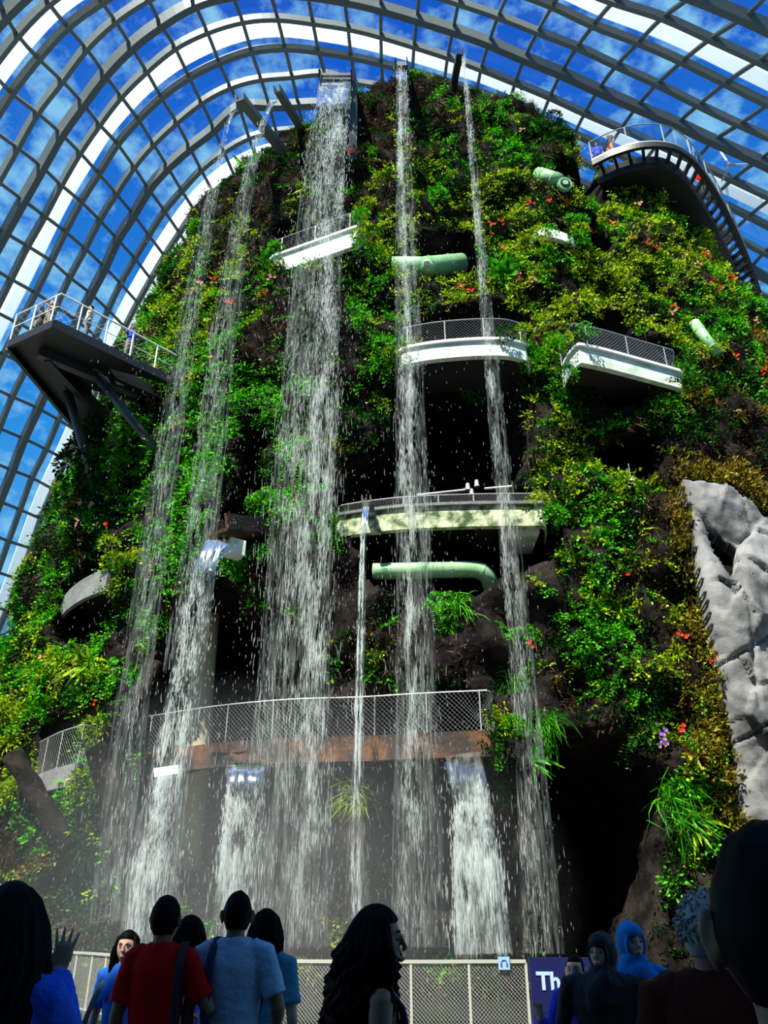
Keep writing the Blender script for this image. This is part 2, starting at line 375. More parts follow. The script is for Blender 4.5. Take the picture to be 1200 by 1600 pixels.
CAVES = [  # recesses in the mountain's face: outline and depth in metres
    ([(535, 800), (545, 700), (600, 655), (640, 560), (822, 560), (812, 610), (835, 690), (800, 740), (850, 790), (848, 800)], 5.0),
    ([(630, 562), (635, 490), (660, 472), (800, 480), (835, 500), (830, 562)], 3.5),
    ([(615, 395), (640, 372), (745, 368), (748, 415), (700, 440), (640, 442)], 3.0),
    ([(575, 905), (560, 818), (860, 815), (872, 868), (800, 885), (760, 935), (660, 935), (600, 925)], 5.0),
    ([(345, 850), (368, 760), (402, 655), (425, 690), (418, 770), (425, 850)], 4.0),
    ([(205, 1172), (235, 1060), (300, 940), (345, 900), (380, 950), (500, 985), (505, 1172)], 5.0),
    ([(572, 1168), (575, 1088), (735, 1080), (760, 1120), (765, 1160)], 4.0),
    ([(172, 1195), (500, 1180), (505, 1330), (440, 1400), (230, 1400), (200, 1270)], 5.0),
    ([(565, 1190), (775, 1180), (790, 1290), (820, 1420), (640, 1420), (570, 1270)], 4.0),
    ([(865, 1140), (960, 1150), (1035, 1210), (1045, 1330), (1010, 1480), (1000, 1640), (850, 1640), (870, 1400), (848, 1230)], 5.5),  # hollow shaped to keep the lower right face in shade
    ([(880, 545), (930, 480), (980, 500), (1060, 560), (1070, 610), (990, 640), (930, 620), (925, 570)], 3.2),
    ([(945, 745), (940, 690), (1030, 665), (1030, 745)], 3.0),
    ([(85, 1000), (95, 900), (150, 850), (172, 870), (165, 960), (110, 1010)], 3.5),
    ([(45, 1230), (60, 1130), (115, 1120), (125, 1200), (90, 1250)], 3.0),
    ([(840, 400), (840, 340), (930, 340), (960, 380), (910, 400)], 2.0),
    ([(430, 405), (430, 350), (560, 325), (562, 365)], 2.2),
    ([(880, 300), (860, 260), (925, 240), (960, 300), (930, 330)], 2.0),
]
def mountain_point(th, z):
    xl, xr, fy, cy = prof(z); cx = (xl + xr) / 2; rx = (xr - xl) / 2; ry = cy - fy
    c_, s_ = np.cos(th), np.sin(th)
    e_ = .88
    return np.array([cx + rx * np.sign(s_) * abs(s_) ** e_, cy - ry * (np.sign(c_) * abs(c_) ** e_) * (1 if c_ > 0 else 1.3), z])
TH = np.concatenate([np.radians(np.arange(-106, 106.01, .8)), np.radians(np.arange(112, 250, 6))])
ZR = np.concatenate([np.arange(-.3, 33, .2), np.arange(33, 39.91, .14)])
V0 = np.array([[mountain_point(t, z) for t in TH] for z in ZR]); nz_, nt_ = V0.shape[:2]
ctr = np.array([[(prof(z)[0] + prof(z)[1]) / 2, prof(z)[3], z - 3] for z in ZR])
def carve(V):
    V_ = V.reshape(-1, 3); px, py = proj_np(V_); d = np.zeros(px.shape)
    JIT = np.array([10 * noise.noise(Vector(p) * .7) + 9 * noise.noise(Vector(p) * 1.9) for p in V_])
    for poly, dep in CAVES:
        s = poly_sd(px, py, poly) + JIT
        d = np.maximum(d, np.clip((s + 3) / 16, 0, 1) * dep)
    return d.reshape(V.shape[:2])
dn = np.zeros((nz_, nt_))
for a in range(nz_):
    for c in range(nt_):
        p = Vector(V0[a, c])
        dn[a, c] = .55 * noise.noise(p * .28) + .72 * noise.noise(p * .8 + Vector((9, 2, 4))) + .30 * noise.noise(p * 2.2 + Vector((3, 7, 1)))
cv = carve(V0)
out = V0 - ctr[:, None, :]; out[..., 1] *= 1.6; out /= np.linalg.norm(out, axis=-1, keepdims=True)
V1 = V0 + out * (dn * (1 + .2 * (cv > 1)))[..., None]
V1[..., 1] += np.where(V0[..., 1] < ctr[:, None, 1] + 2, cv, 0)
idx = np.arange(nz_ * nt_).reshape(nz_, nt_); nx = np.roll(idx, -1, axis=1)
F = np.stack([idx[:-1], nx[:-1], nx[1:], idx[1:]], -1).reshape(-1, 4)
me = np_mesh('mountain', V1.reshape(-1, 3), F); me.shade_smooth()
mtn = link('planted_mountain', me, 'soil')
tag(mtn, 'towering man-made mountain of dark soil walls, caves and terraces standing under the glass dome', 'artificial mountain')
bvh_c = BVHTree.FromPolygons([tuple(v) for v in V1.reshape(-1, 3)], [tuple(f) for f in F.tolist()])
V2 = V0 + out * dn[..., None]
bvh_s = BVHTree.FromPolygons([tuple(v) for v in V2.reshape(-1, 3)], [tuple(f) for f in F.tolist()])
bvh_0 = BVHTree.FromPolygons([tuple(v) for v in V0.reshape(-1, 3)], [tuple(f) for f in F.tolist()])
def hit(px, py, solid=False, D=25.0):
    h = (bvh_s if solid else bvh_c).ray_cast(EYE, ray(px, py).normalized())
    if h[0] is None:
        d = ray(px, py); h = (EYE + d * (D / d.y), Vector((0, -1, 0)))
    n = h[1] if h[1].dot(ray(px, py)) < 0 else -h[1]
    return h[0], n

# ------------------------------------------------------------------ terraces, chutes, pipes, columns
def catmull(P, n=8):
    P = [Vector(p) for p in P]
    if len(P) < 3: return [P[0].lerp(P[-1], t / n) for t in range(n + 1)]
    Q = [P[0] * 2 - P[1]] + P + [P[-1] * 2 - P[-2]]; o = []
    for i in range(1, len(Q) - 2):
        a, b_, c, d = Q[i - 1:i + 3]
        for k in range(n):
            t = k / n; o.append(.5 * ((2 * b_) + (c - a) * t + (2 * a - 5 * b_ + 4 * c - d) * t * t + (3 * b_ - a - 3 * c + d) * t ** 3))
    return o + [P[-1]]
def cum(P):
    L = [0]
    for a, b_ in zip(P, P[1:]): L.append(L[-1] + (b_ - a).length)
    return L
def at_len(P, L, s):
    s = max(0, min(s, L[-1])); i = int(np.searchsorted(L, s, 'right')) - 1; i = min(i, len(P) - 2)
    t = (s - L[i]) / max(L[i + 1] - L[i], 1e-9); return P[i].lerp(P[i + 1], t)
def railing(root, P, h, post_d, rail_r=.022, post_r=.02, mesh_sp=.09, wire=.003, m_post='galv', glass=False, off=0.0, mid=False):
    P = [p + Vector((0, 0, off)) for p in P]; L = cum(P); up = Vector((0, 0, h))
    top = MB().tube([p + up for p in P], rail_r, 6).build('railing', m_post, root)
    n = max(1, round(L[-1] / post_d))
    for k in range(n + 1):
        p = at_len(P, L, L[-1] * k / n); MB().tube([p, p + up], post_r, 6).build('post', m_post, top)
    if mid: MB().tube([p + up * .5 for p in P], rail_r * .5, 5).build('middle_rail', m_post, top)
    if glass:
        b = MB(); vs = []; 
        for p in P: vs += [p + Vector((0, 0, .05)), p + up * .96]
        b.add(vs, [(2 * i, 2 * i + 2, 2 * i + 3, 2 * i + 1) for i in range(len(P) - 1)]); b.build('glass_panel', 'handglass', top)
    elif mesh_sp:
        b = MB(); hh = h * .97; k = -hh; T_ = L[-1]
        while k < T_:
            for sgn in (1, -1):
                s0, s1 = k, k + hh; z0, z1 = (0, hh) if sgn > 0 else (hh, 0)
                if s0 < 0: z0 += (z1 - z0) * (0 - s0) / hh; s0 = 0
                if s1 > T_: z1 = z0 + (z1 - z0) * (T_ - s0) / max(s1 - s0, 1e-6); s1 = T_
                if s1 - s0 > .01:
                    a, c = at_len(P, L, s0) + Vector((0, 0, z0)), at_len(P, L, s1) + Vector((0, 0, z1)); b.tube([a, c], wire, 3, caps=False)
            k += mesh_sp
        b.build('wire_mesh', m_post, top)
    return top
ENDS = []
def band(name, label, cat, tops, Y, py_bot, m, inner=3.2, rail=None, group=None, lip=None):
    mid = tops[len(tops) // 2]; z0 = on_y(mid[0], mid[1], Y).z; h = z0 - on_y(mid[0], py_bot, Y).z
    Q_ = [on_z(x, y, z0) for x, y in tops]
    P = catmull(Q_, 8)
    P = [P[0] + Vector((-.30, 1.2, 0)), P[0] + Vector((-.22, .5, 0)), P[0] + Vector((-.1, .12, 0))] + P + [P[-1] + Vector((.1, .12, 0)), P[-1] + Vector((.22, .5, 0)), P[-1] + Vector((.30, 1.2, 0))]; ENDS.extend([P[0], P[-1]])
    root = empty(name, P[len(P) // 2] - Vector((0, 0, h))); tag(root, label, cat, group)
    inv = Vector(root.location)
    def sh(q): return q - inv
    vs = []
    def strip(y0, y1, z1, name_, mm):
        vs = []
        for p in P: vs += [sh(p) + Vector((0, y0, 0)), sh(p) + Vector((0, y0, -z1)), sh(p) + Vector((0, y1, -z1)), sh(p) + Vector((0, y1, 0))]
        fs = [(4 * i + a, 4 * i + (a + 1) % 4, 4 * i + 4 + (a + 1) % 4, 4 * i + 4 + a) for i in range(len(P) - 1) for a in range(4)]
        fs += [(3, 2, 1, 0), tuple(4 * (len(P) - 1) + a for a in range(4))]
        MB().add(vs, fs).build(name_, mm, root)
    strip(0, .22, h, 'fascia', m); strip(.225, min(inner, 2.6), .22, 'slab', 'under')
    if lip:
        b = MB(); b.rail([sh(p) + Vector((0, -.03, .03)) for p in P], [Vector((0, 0, 1))] * len(P), .16, .10); b.build('coping', lip, root)
    if rail: railing(root, [sh(p) + Vector((0, .12, 0)) for p in P], **rail)
    return root, z0, P
WM = dict(h=1.1, post_d=1.5, mesh_sp=.13, wire=.004)
band('terrace', 'pale green-white curved terrace edge with wire railing crossed by the second and third waterfalls', 'terrace', [(632, 546), (680, 538), (740, 533), (790, 533), (820, 540)], 22.0, 556, 'conc', rail=WM, inner=4, lip='white')
band('terrace', 'pale green-white terrace edge with railing right of the thin waterfall, dropping to the right', 'terrace', [(905, 541), (945, 550), (1000, 565), (1060, 582)], 21.9, 590, 'conc', rail=WM, lip='white')
band('terrace', 'mossy yellow-green stained terrace edge with low railing above the green pipe bend', 'terrace', [(533, 806), (580, 799), (640, 793), (740, 789), (845, 788)], 22.1, 826, 'moss', rail=dict(h=.45, post_d=1.1, mesh_sp=.09, wire=.004), inner=4.2, lip='greyc')
band('terrace', 'long brown rust-stained walkway deck with wire railing just above the lowest three chutes', 'terrace', [(170, 1184), (250, 1172), (340, 1161), (450, 1153), (560, 1150), (660, 1145), (765, 1141)], 22.4, 1192, 'rust', rail=WM, inner=4.5)
band('terrace', 'small pale curved terrace edge with railing behind the main waterfall near the top', 'terrace', [(428, 403), (470, 388), (515, 372), (557, 357)], 22.9, 398, 'conc', rail=dict(h=1.1, post_d=1.4, mesh_sp=.16, wire=.004), lip='white')
band('terrace', 'white wedge of terrace edge in the upper right below the green nozzle', 'terrace', [(842, 354), (868, 359), (893, 368)], 22.6, 372, 'white')
band('terrace', 'grey curved terrace edge on the left flank in front of a dark cave', 'terrace', [(90, 944), (112, 918), (138, 900), (170, 886)], 24.6, 935, 'greyc')
band('terrace', 'grey terrace edge low on the left flank beside the bright green bush', 'terrace', [(44, 1217), (80, 1202), (118, 1192)], 24.4, 1236, 'greyc', rail=dict(h=1.1, post_d=1.3, mesh_sp=.14, wire=.004))
b = MB(); q0 = on_y(790, 823, 22.2); q1 = on_y(842, 820, 22.2); b.box((q0 + q1) / 2 + Vector((0, .8, -.1)), (q1.x - q0.x, 1.6, .28))
tag(b.build('concrete_ledge', 'conc'), 'short pale concrete ledge under the right end of the mossy terrace', 'ledge')

def trough(name, label, a, c, wd, hd, m, th=.04, cover=False):
    """an open water chute from root a to mouth c"""
    a, c = Vector(a), Vector(c); root = empty(name, c); tag(root, label, 'water chute')
    a = a - c; c = Vector((0, 0, 0)); t = (c - a).normalized(); r = t.cross(Vector((0, 0, 1))).normalized(); u = r.cross(t)
    MB().bar(a, c, wd, th, u).build('trough_floor', m, root)
    for s in (-1, 1): MB().bar(a + r * (s * wd / 2) + u * hd / 2, c + r * (s * wd / 2) + u * hd / 2, th, hd, u).build('trough_side', m, root)
    return root, r, u
r_, _, _ = trough('water_chute', 'broad steel chute at the top of the mountain feeding the main waterfall', on_y(532, 145, 26.2), on_y(524, 125, 22.3), 1.42, .42, 'steel2', .07)
L_ = r_.location; b = MB()
for x in (.45, .75):
    pass
b.add([Vector((x, y, z)) for x in (.60, .95) for y, z in ((.1, .1), (4, .15), (4, -5.6), (2.2, -5.2))], [(0, 1, 2, 3), (7, 6, 5, 4), (0, 4, 5, 1), (1, 5, 6, 2), (2, 6, 7, 3), (3, 7, 4, 0)])
b.build('support_blade', 'steel2', r_)
b = MB(); b.tube([Vector((-.68, .12, .32)), Vector((.68, .12, .32))], .2, 14); b.build('weir_lip', 'steel2', r_)
b = MB(); b.add([Vector((x, y, z)) for x in (-.68, .68) for y, z in ((-.05, .3), (.05, .42), (.45, .42), (.8, -1.5), (.45, -1.3), (.12, -.4))], [(0, 1, 2, 3, 4, 5), (11, 10, 9, 8, 7, 6)] + [(i, 6 + i, 6 + (i + 1) % 6, (i + 1) % 6) for i in range(6)]); b.build('chute_nose', 'steel2', r_)
r_, _, _ = trough('water_chute', 'small square chute at the summit feeding the second waterfall', on_y(630, 118, 25.5), on_y(627, 103, 22.2), .52, .35, 'steel2')
MB().box((0, .1, .2), (.5, .12, .36)).build('weir_lip', 'steel', r_)
trough('water_chute', 'thin dark chute leaning at the summit feeding the thin right waterfall', on_y(706, 152, 25.6), on_y(719, 84, 22.6), .26, .3, 'steel2', .05)
trough('water_chute', 'long grey chute beam jutting out at the upper left, lower one of the pair', on_y(450, 250, 25.6), on_y(374, 156, 21.4), .34, .3, 'rib', .06)
trough('water_chute', 'grey chute beam at the upper left, the one nearer the main waterfall', on_y(476, 214, 26.0), on_y(433, 143, 21.8), .26, .28, 'rib', .05)
trough('water_chute', 'narrow steel chute poking over the mossy terrace', on_y(575, 800, 23.5), on_y(572, 783, 21.5), .26, .2, 'galv', .03)
r_, rr, uu = trough('water_chute', 'rust-brown concrete chute box on the left with water pouring over its white lip', on_y(412, 838, 23.6), on_y(340, 831, 21.7), .75, .5, 'rust', .09)
MB().box((.45, .55, -.32), (.5, .5, .5), Matrix.Rotation(R(35), 3, 'Z')).build('bracket', 'conc', r_)
tag(MB().box(on_y(263, 1207, 21.6), (.62, .5, .22), Matrix.Rotation(R(-8), 3, 'Y')).build('water_chute', 'white'), 'small white box chute under the left end of the brown deck', 'water chute')
trough('water_chute', 'flat dark chute under the brown deck, left of the central soil pillar', on_y(388, 1196, 24.0), on_y(383, 1190, 21.9), .9, .16, 'steel2', .05)
trough('water_chute', 'wide chute under the right end of the brown deck', on_y(726, 1190, 24.0), on_y(724, 1179, 21.7), 1.02, .16, 'galv', .05)

def pipe(name, label, P, r, parts=(), cat='pipe', ring=True):
    P = [Vector(p) for p in P]; root = empty(name, P[0]); tag(root, label, cat); o = P[0]
    MB().tube([p - o for p in P], r, 18).build('pipe_body', 'pipe', root, smooth=True)
    if ring:
        L = cum(P); k = .5
        while k < L[-1] - .1:
            a = at_len(P, L, k); c = at_len(P, L, k + .07); MB().tube([a - o, c - o], r * 1.06, 18).build('pipe_flange', 'pipe', root); k += .95
    return root
pr = pipe('ventilation_pipe', 'fat pale green pipe with a round side nozzle in an upper cave', [on_y(612, 418, 23.4), on_y(660, 418, 23.4), on_y(722, 412, 24.0)], .42)
o = Vector(pr.location); c = on_y(668, 417, 22.95) - o
b = MB(); b.tube([c + Vector((0, .4, 0)), c + Vector((0, 0, -.02)), c + Vector((-.03, -.22, -.05))], [.27, .25, .2], 18); b.build('nozzle', 'pipe', pr, smooth=True)
b = MB(); b.tube([c + Vector((-.03, -.20, -.05)), c + Vector((-.03, -.24, -.055))], .13, 16); b.build('nozzle_mouth', 'steel', pr)
Pp = catmull([on_y(583, 893, 22.9), on_y(640, 892, 22.8), on_y(735, 890, 22.8), on_y(760, 900, 22.9), on_y(770, 925, 23.3)], 8)
pipe('ventilation_pipe', 'long pale green pipe with an elbow bend below the mossy terrace', Pp, .26)
pr = pipe('ventilation_pipe', 'short pale green pipe with ringed round nozzle at the upper right', [on_y(842, 272, 24.0), on_y(872, 282, 23.2)], .3)
o = Vector(pr.location); c = on_y(882, 287, 22.9) - o
for k, r in enumerate((.30, .21, .12)):
    MB().tube([c + Vector((0, .12, 0)), c + Vector((0.02, -.05 - .03 * k, -.03))], r, 18).build('nozzle_ring', 'pipe' if k != 1 else 'steel', pr)
pipe('ventilation_pipe', 'slanting pale green pipe behind flowers at the right edge', [on_y(1085, 505, 23.6), on_y(1103, 530, 23.3), on_y(1122, 553, 23.3)], .2)
b = MB(); b.tube([on_y(652, 774, 24.5), on_y(735, 765, 24.3)], .05, 8); rp = b.build('lighting_rail', 'galv'); tag(rp, 'thin metal pipe with spotlights in the dark cave above the mossy terrace', 'lighting rail')
for k, (x, y) in enumerate(((731, 762), (745, 757), (737, 771))):
    p = on_y(x, y, 24.2); MB().tube([p + Vector((0, 0, .16)), p - Vector((0, 0, .1))], [.07, .10], 10).build('spotlight', 'galv', rp)
tag(MB().tube([on_y(757, 764, 24.3), on_y(826, 758, 24.1)], .05, 8).build('lighting_rail', 'galv'), 'thin bare metal pipe in the dark cave right of the spotlights', 'pipe')
b = MB(); p = on_y(985, 745, 23.0); b.tube([p + Vector((0, 0, .5)), p], .02, 6); rp = b.build('hanging_lamp', 'galv'); tag(rp, 'small white lamp in the concrete niche on the right', 'lamp')
MB().tube([p, p - Vector((0, 0, .2))], [.07, .14], 12).build('lamp_shade', 'white', rp)
q0 = on_y(955, 740, 25.5); tag(MB().box((q0.x + 1.2, 25.4, q0.z + .3), (3.2, .2, 3.4)).build('niche_wall', 'greyc'), 'grey panelled concrete wall inside the niche on the right', 'wall panel')
b = MB(); b.tube([on_y(290, 1360, 25.7), on_y(297, 1290, 25.7), on_y(309, 1170, 25.7), on_y(316, 1060, 25.7), on_y(330, 900, 25.9)], [.42, .42, .41, .40, .4], 28)
tag(b.build('concrete_column', 'conc_cream', smooth=True), 'leaning round cream concrete column behind the brown deck', 'column')

# slanting soil-covered legs at the lower left
def leg(label, pts, r):
    b = MB(); P = catmull([on_y(x, y, Y) for x, y, Y in pts], 14); b.tube(P, [(r * (1 + .25 * noise.noise(p * 1.5)), r * .8) for p in P], 14)
    o = b.build('soil_leg', 'soil', smooth=True); tag(o, label, 'mountain leg')
leg('brown soil-covered leg leaning under the left end of the brown deck', [(150, 1170, 22.4), (168, 1230, 22.3), (190, 1300, 22.3), (215, 1400, 22.6)], .30)
leg('grey soil-covered leg slanting at the far lower left under the terrace', [(20, 1180, 24.2), (65, 1255, 23.7), (110, 1330, 23.7)], .30)
leg('thin slanting brown edge above the left end of the brown deck', [(245, 1035, 22.9), (222, 1080, 22.7), (196, 1130, 22.6)], .2)

# jointed sprayed-concrete rock at the right edge
OUT = [(1058, 765), (1120, 775), (1165, 795), (1230, 850), (1330, 900), (1330, 1330), (1200, 1300), (1150, 1285), (1142, 1200), (1120, 1110), (1100, 1000), (1080, 900), (1075, 830)]
HOLE = [(1093, 836), (1140, 872), (1138, 905), (1130, 925), (1104, 880)]
gx, gy = np.meshgrid(np.arange(1050, 1340, 3.5), np.arange(750, 1430, 3.5)); sdo = poly_sd(gx, gy, OUT); sdh = poly_sd(gx, gy, HOLE)
vid = {}; b = MB(); vs = []; cells = []
CR = [[(1060, 800), (1110, 850), (1150, 905), (1200, 960)], [(1150, 790), (1170, 840), (1200, 850)], [(1105, 1060), (1160, 1030), (1200, 1000)], [(1130, 905), (1150, 960), (1160, 1040), (1170, 1120)], [(1170, 840), (1150, 862)], [(1110, 1180), (1160, 1160), (1210, 1130)], [(1110, 930), (1130, 945), (1160, 985)]]
def seg_d(x, y):
    d = 1e9
    for L in CR:
        for (x0, y0), (x1, y1) in zip(L, L[1:]):
            t = max(0, min(1, ((x - x0) * (x1 - x0) + (y - y0) * (y1 - y0)) / ((x1 - x0) ** 2 + (y1 - y0) ** 2))); d = min(d, math.hypot(x - x0 - t * (x1 - x0), y - y0 - t * (y1 - y0)))
    return d
FC = [(1090, 800), (1140, 815), (1190, 880), (1105, 900), (1100, 960), (1135, 1000), (1175, 930), (1185, 1040), (1130, 1090), (1190, 1120), (1150, 1180), (1195, 1230), (1250, 950), (1260, 1080), (1260, 1200), (1230, 1300), (1160, 1260)]
fr = random.Random(12); FT = [(fr.uniform(-.0045, .0045), fr.uniform(-.003, .003), fr.uniform(-.05, .05)) for _ in FC]
def facet(x, y):
    k = min(range(len(FC)), key=lambda q: (FC[q][0] - x) ** 2 * 1.6 + (FC[q][1] - y) ** 2); a, b_, c = FT[k]
    return a * (x - FC[k][0]) + b_ * (y - FC[k][1]) + c
H_, W_ = gx.shape; used = {}
def rv(i, j, back):
    k = (i, j, back)
    if k in used: return used[k]
    x, y = gx[i, j], gy[i, j]; h0 = bvh_0.ray_cast(EYE, ray(x, y).normalized())[0]; p = Vector(h0) if h0 is not None else on_y(x, y, 25.5); q = p * 1.0
    edge = min(1, max(0, min(sdo[i, j], -sdh[i, j]) / 22))
    off = .75 + .30 * math.sqrt(edge) + facet(x + 4 * noise.noise(q * .8), y + 4 * noise.noise(q * .8 + Vector((5, 5, 5)))) + .55 * noise.noise(q * .35) + .08 * abs(noise.noise(q * 1.7)) + .04 * noise.noise(q * 3.5) - .16 * max(0, 1 - seg_d(x, y) / 4)
    dr = Vector((-.15, -1, 0)); p = p + dr * (off if not back else -1.2)
    used[k] = len(vs); vs.append(p); return used[k]
def inside(i, j): return 0 <= i < H_ - 1 and 0 <= j < W_ - 1 and sdo[i, j] > 0 and sdh[i, j] < 0
fs = []
for i in range(H_ - 1):
    for j in range(W_ - 1):
        if not inside(i, j): continue
        fs.append((rv(i, j, 0), rv(i + 1, j, 0), rv(i + 1, j + 1, 0), rv(i, j + 1, 0)))
        for (di, dj, e0, e1) in ((-1, 0, (0, 0), (0, 1)), (1, 0, (1, 1), (1, 0)), (0, -1, (1, 0), (0, 0)), (0, 1, (0, 1), (1, 1))):
            if not inside(i + di, j + dj):
                fs.append((rv(i + e0[0], j + e0[1], 0), rv(i + e1[0], j + e1[1], 0), rv(i + e1[0], j + e1[1], 1), rv(i + e0[0], j + e0[1], 1)))
rk = MB().add(vs, fs).build('rock_face', 'rock', smooth=True); tag(rk, 'pale grey jointed concrete rock with a dark opening at the right edge of the mountain', 'rock')

# ------------------------------------------------------------------ viewing platform on the left
A_, B_, C_ = on_z(16, 531, 20), on_z(86, 499, 20), on_z(277, 597, 20); D_ = on_z(262, 700, 20)
E_ = on_z(150, 690, 20)
plat = empty('viewing_platform', B_); tag(plat, 'dark steel viewing platform with pale railing jutting from the left flank of the mountain', 'viewing platform')
o = Vector(B_)
def prism(pts, th): 
    n = len(pts); vs = [p - o for p in pts] + [p - o - Vector((0, 0, th)) for p in pts]
    return MB().add(vs, [tuple(range(n)), tuple(range(2 * n - 1, n - 1, -1))] + [(i, i + n, (i + 1) % n + n, (i + 1) % n) for i in range(n)])
Cx = C_ + Vector((1.5, 1.2, 0))
# deck with an opening towards the mountain where the floor is an open grating
G0, G1, G2, G3 = on_z(208, 572, 20), on_z(262, 600, 20), on_z(262, 690, 20), on_z(150, 640, 20)
prism([A_, B_, C_, C_.lerp(B_, .60) + Vector((-.7, .75, 0))], .22).build('deck', 'steel', plat)
inn = C_.lerp(B_, .60) + Vector((-.7, .75, 0))
prism([A_, inn, inn + Vector((-.5, 1.3, 0)), E_ + Vector((-.3, .3, 0))], .22).build('side_deck', 'steel', plat)
for a, c, wd, hd in ((A_, B_, .1, .34), (B_, Cx, .1, .34), (A_, E_ + Vector((0, .6, 0)), .14, .5), (inn, C_ + Vector((.8, 2.0, 0)), .18, .45), (inn + Vector((-.4, 1.2, 0)), inn + Vector((3.6, 3.6, 0)), .18, .45)):
    MB().bar(a - o - Vector((0, 0, .2)), c - o - Vector((0, 0, .2)), wd, hd).build('edge_beam', 'steel', plat)
b = MB()
for k in range(9):
    a = inn.lerp(C_ + Vector((.8, 2.0, 0)), k / 8); c = (inn + Vector((-.45, 1.25, 0))).lerp(inn + Vector((3.6, 3.6, 0)), k / 8)
    b.bar(a - o - Vector((0, 0, .1)), c - o - Vector((0, 0, .1)), .16, .16)
for k in range(1, 4):
    a = inn.lerp(inn + Vector((-.45, 1.25, 0)), k / 4); c = (C_ + Vector((.8, 2.0, 0))).lerp(inn + Vector((3.6, 3.6, 0)), k / 4)
    b.bar(a - o - Vector((0, 0, .1)), c - o - Vector((0, 0, .1)), .12, .12)
b.build('floor_grating', 'steel', plat)
s0 = on_z(107, 560, 19.6); s1 = on_z(105, 610, 19.6)
for P, r in (([on_z(150, 585, 19.7), on_y(243, 702, 24.2)], .17), ([on_z(105, 610, 19.7), on_y(151, 770, 26.5)], .17)):
    MB().tube([p - o for p in P], r, 12).build('strut', 'steel2', plat, smooth=True)
MB().bar(on_z(60, 548, 19.7) - o, on_z(215, 612, 19.7) - o, .3, .5).build('main_beam', 'steel2', plat)
MB().bar(on_z(75, 556, 19.65) - o, on_z(170, 660, 19.65) - o, .25, .5).build('main_beam', 'steel', plat)
railing(plat, [p - o for p in (A_, A_.lerp(B_, .33), A_.lerp(B_, .66), B_)] + [B_.lerp(C_, t) - o for t in (.2, .4, .6, .8, 1.0)], 1.15, 1.05, rail_r=.035, post_r=.035, mesh_sp=.3, wire=.002, m_post='white', mid=True)

# ------------------------------------------------------------------ curved skywalk on the right
ZW = 31.5
outer = catmull([on_z(x, y, ZW) for x, y in ((926, 256), (960, 240), (1005, 228), (1052, 231), (1086, 254), (1116, 296), (1145, 350), (1172, 412), (1190, 465), (1203, 520))], 8)
walk = empty('skywalk', outer[20]); tag(walk, 'dark curved elevated walkway with glass balustrade sweeping round the upper right of the mountain', 'walkway')
o = Vector(outer[20])
def offs(P, d):
    r = []
    for i in range(len(P)):
        t = (P[min(i + 1, len(P) - 1)] - P[max(i - 1, 0)]).normalized(); r.append(P[i] + Vector((-t.y, t.x, 0)) * d)
    return r
def inward(P, d, dz=0):
    Q = offs(P, d); return [q - o + Vector((0, 0, dz)) for q in Q]
UP = [Vector((0, 0, 1))] * len(outer)
MB().rail(inward(outer, 0), UP, .16, .3).build('edge_beam', 'steel', walk)
MB().rail(inward(outer, .1, .22), UP, .3, .06).build('deck_edge', 'galv', walk)
MB().rail(inward(outer, 2.3), UP, .16, .3).build('edge_beam', 'steel', walk)
MB().rail(inward(outer, 1.25, -.28), UP, 1.25, .75).build('box_girder', 'steel', walk)
L = cum(outer); k = .3
ia = inward(outer, .05); ib = inward(outer, 2.25)
while k < L[-1]:
    a = at_len(ia, cum(ia), k); t = k / L[-1]; c = at_len(ib, cum(ib), cum(ib)[-1] * t); MB().bar(a, c, .12, .2).build('cross_bar', 'steel', walk); k += .62
railing(walk, inward(outer, .0, .15), 1.25, 1.6, rail_r=.03, post_r=.03, m_post='galv', glass=True, mid=False)
railing(walk, inward(outer, 2.3, .15), 1.25, 1.6, rail_r=.03, post_r=.03, m_post='galv', glass=True)
# bright spider bracket tying the shell beside the skywalk
hub = on_y(1140, 258, 33); rt = empty('spider_bracket', hub); tag(rt, 'white three-armed steel bracket on the glass shell beside the skywalk', 'bracket')
MB().ball((0, 0, 0), .16, 10, 8).build('hub', 'white', rt, smooth=True)
for x, y in ((1118, 225), (1178, 256), (1128, 283)): MB().tube([Vector((0, 0, 0)), on_y(x, y, 33.4) - hub], .06, 6).build('arm', 'white', rt)

# ------------------------------------------------------------------ planting
def rot_frame(n, spin):
    """columns: across, up-along-surface, outward normal"""
    n = n / np.linalg.norm(n); up = np.array([0, 0, 1.]) - n * n[2]
    if np.linalg.norm(up) < 1e-3: up = np.array([0, 1., 0])
    up /= np.linalg.norm(up); a = np.cross(up, n)
    c, s = math.cos(spin), math.sin(spin)
    return np.stack([a * c + up * s, up * c - a * s, n], 1)
def leaves_from(base, dirs, L, Wd, r, droop=.35):
    """folded kite leaves: base (n,3), dirs (n,3) unit; returns quads"""
    n = len(base); L = np.broadcast_to(L, n)[:, None]; Wd = np.broadcast_to(Wd, n)[:, None]
    d = dirs / np.linalg.norm(dirs, axis=1, keepdims=True)
    rv_ = r.normal(size=(n, 3)); sd = np.cross(d, rv_); sd /= np.linalg.norm(sd, axis=1, keepdims=True) + 1e-9
    nn = np.cross(sd, d)
    mid = base + d * L * .45 + nn * L * .06
    tip = base + d * L - nn * L * droop * .5
    V = np.stack([base, mid + sd * Wd * .5, tip, mid - sd * Wd * .5], 1)
    return V
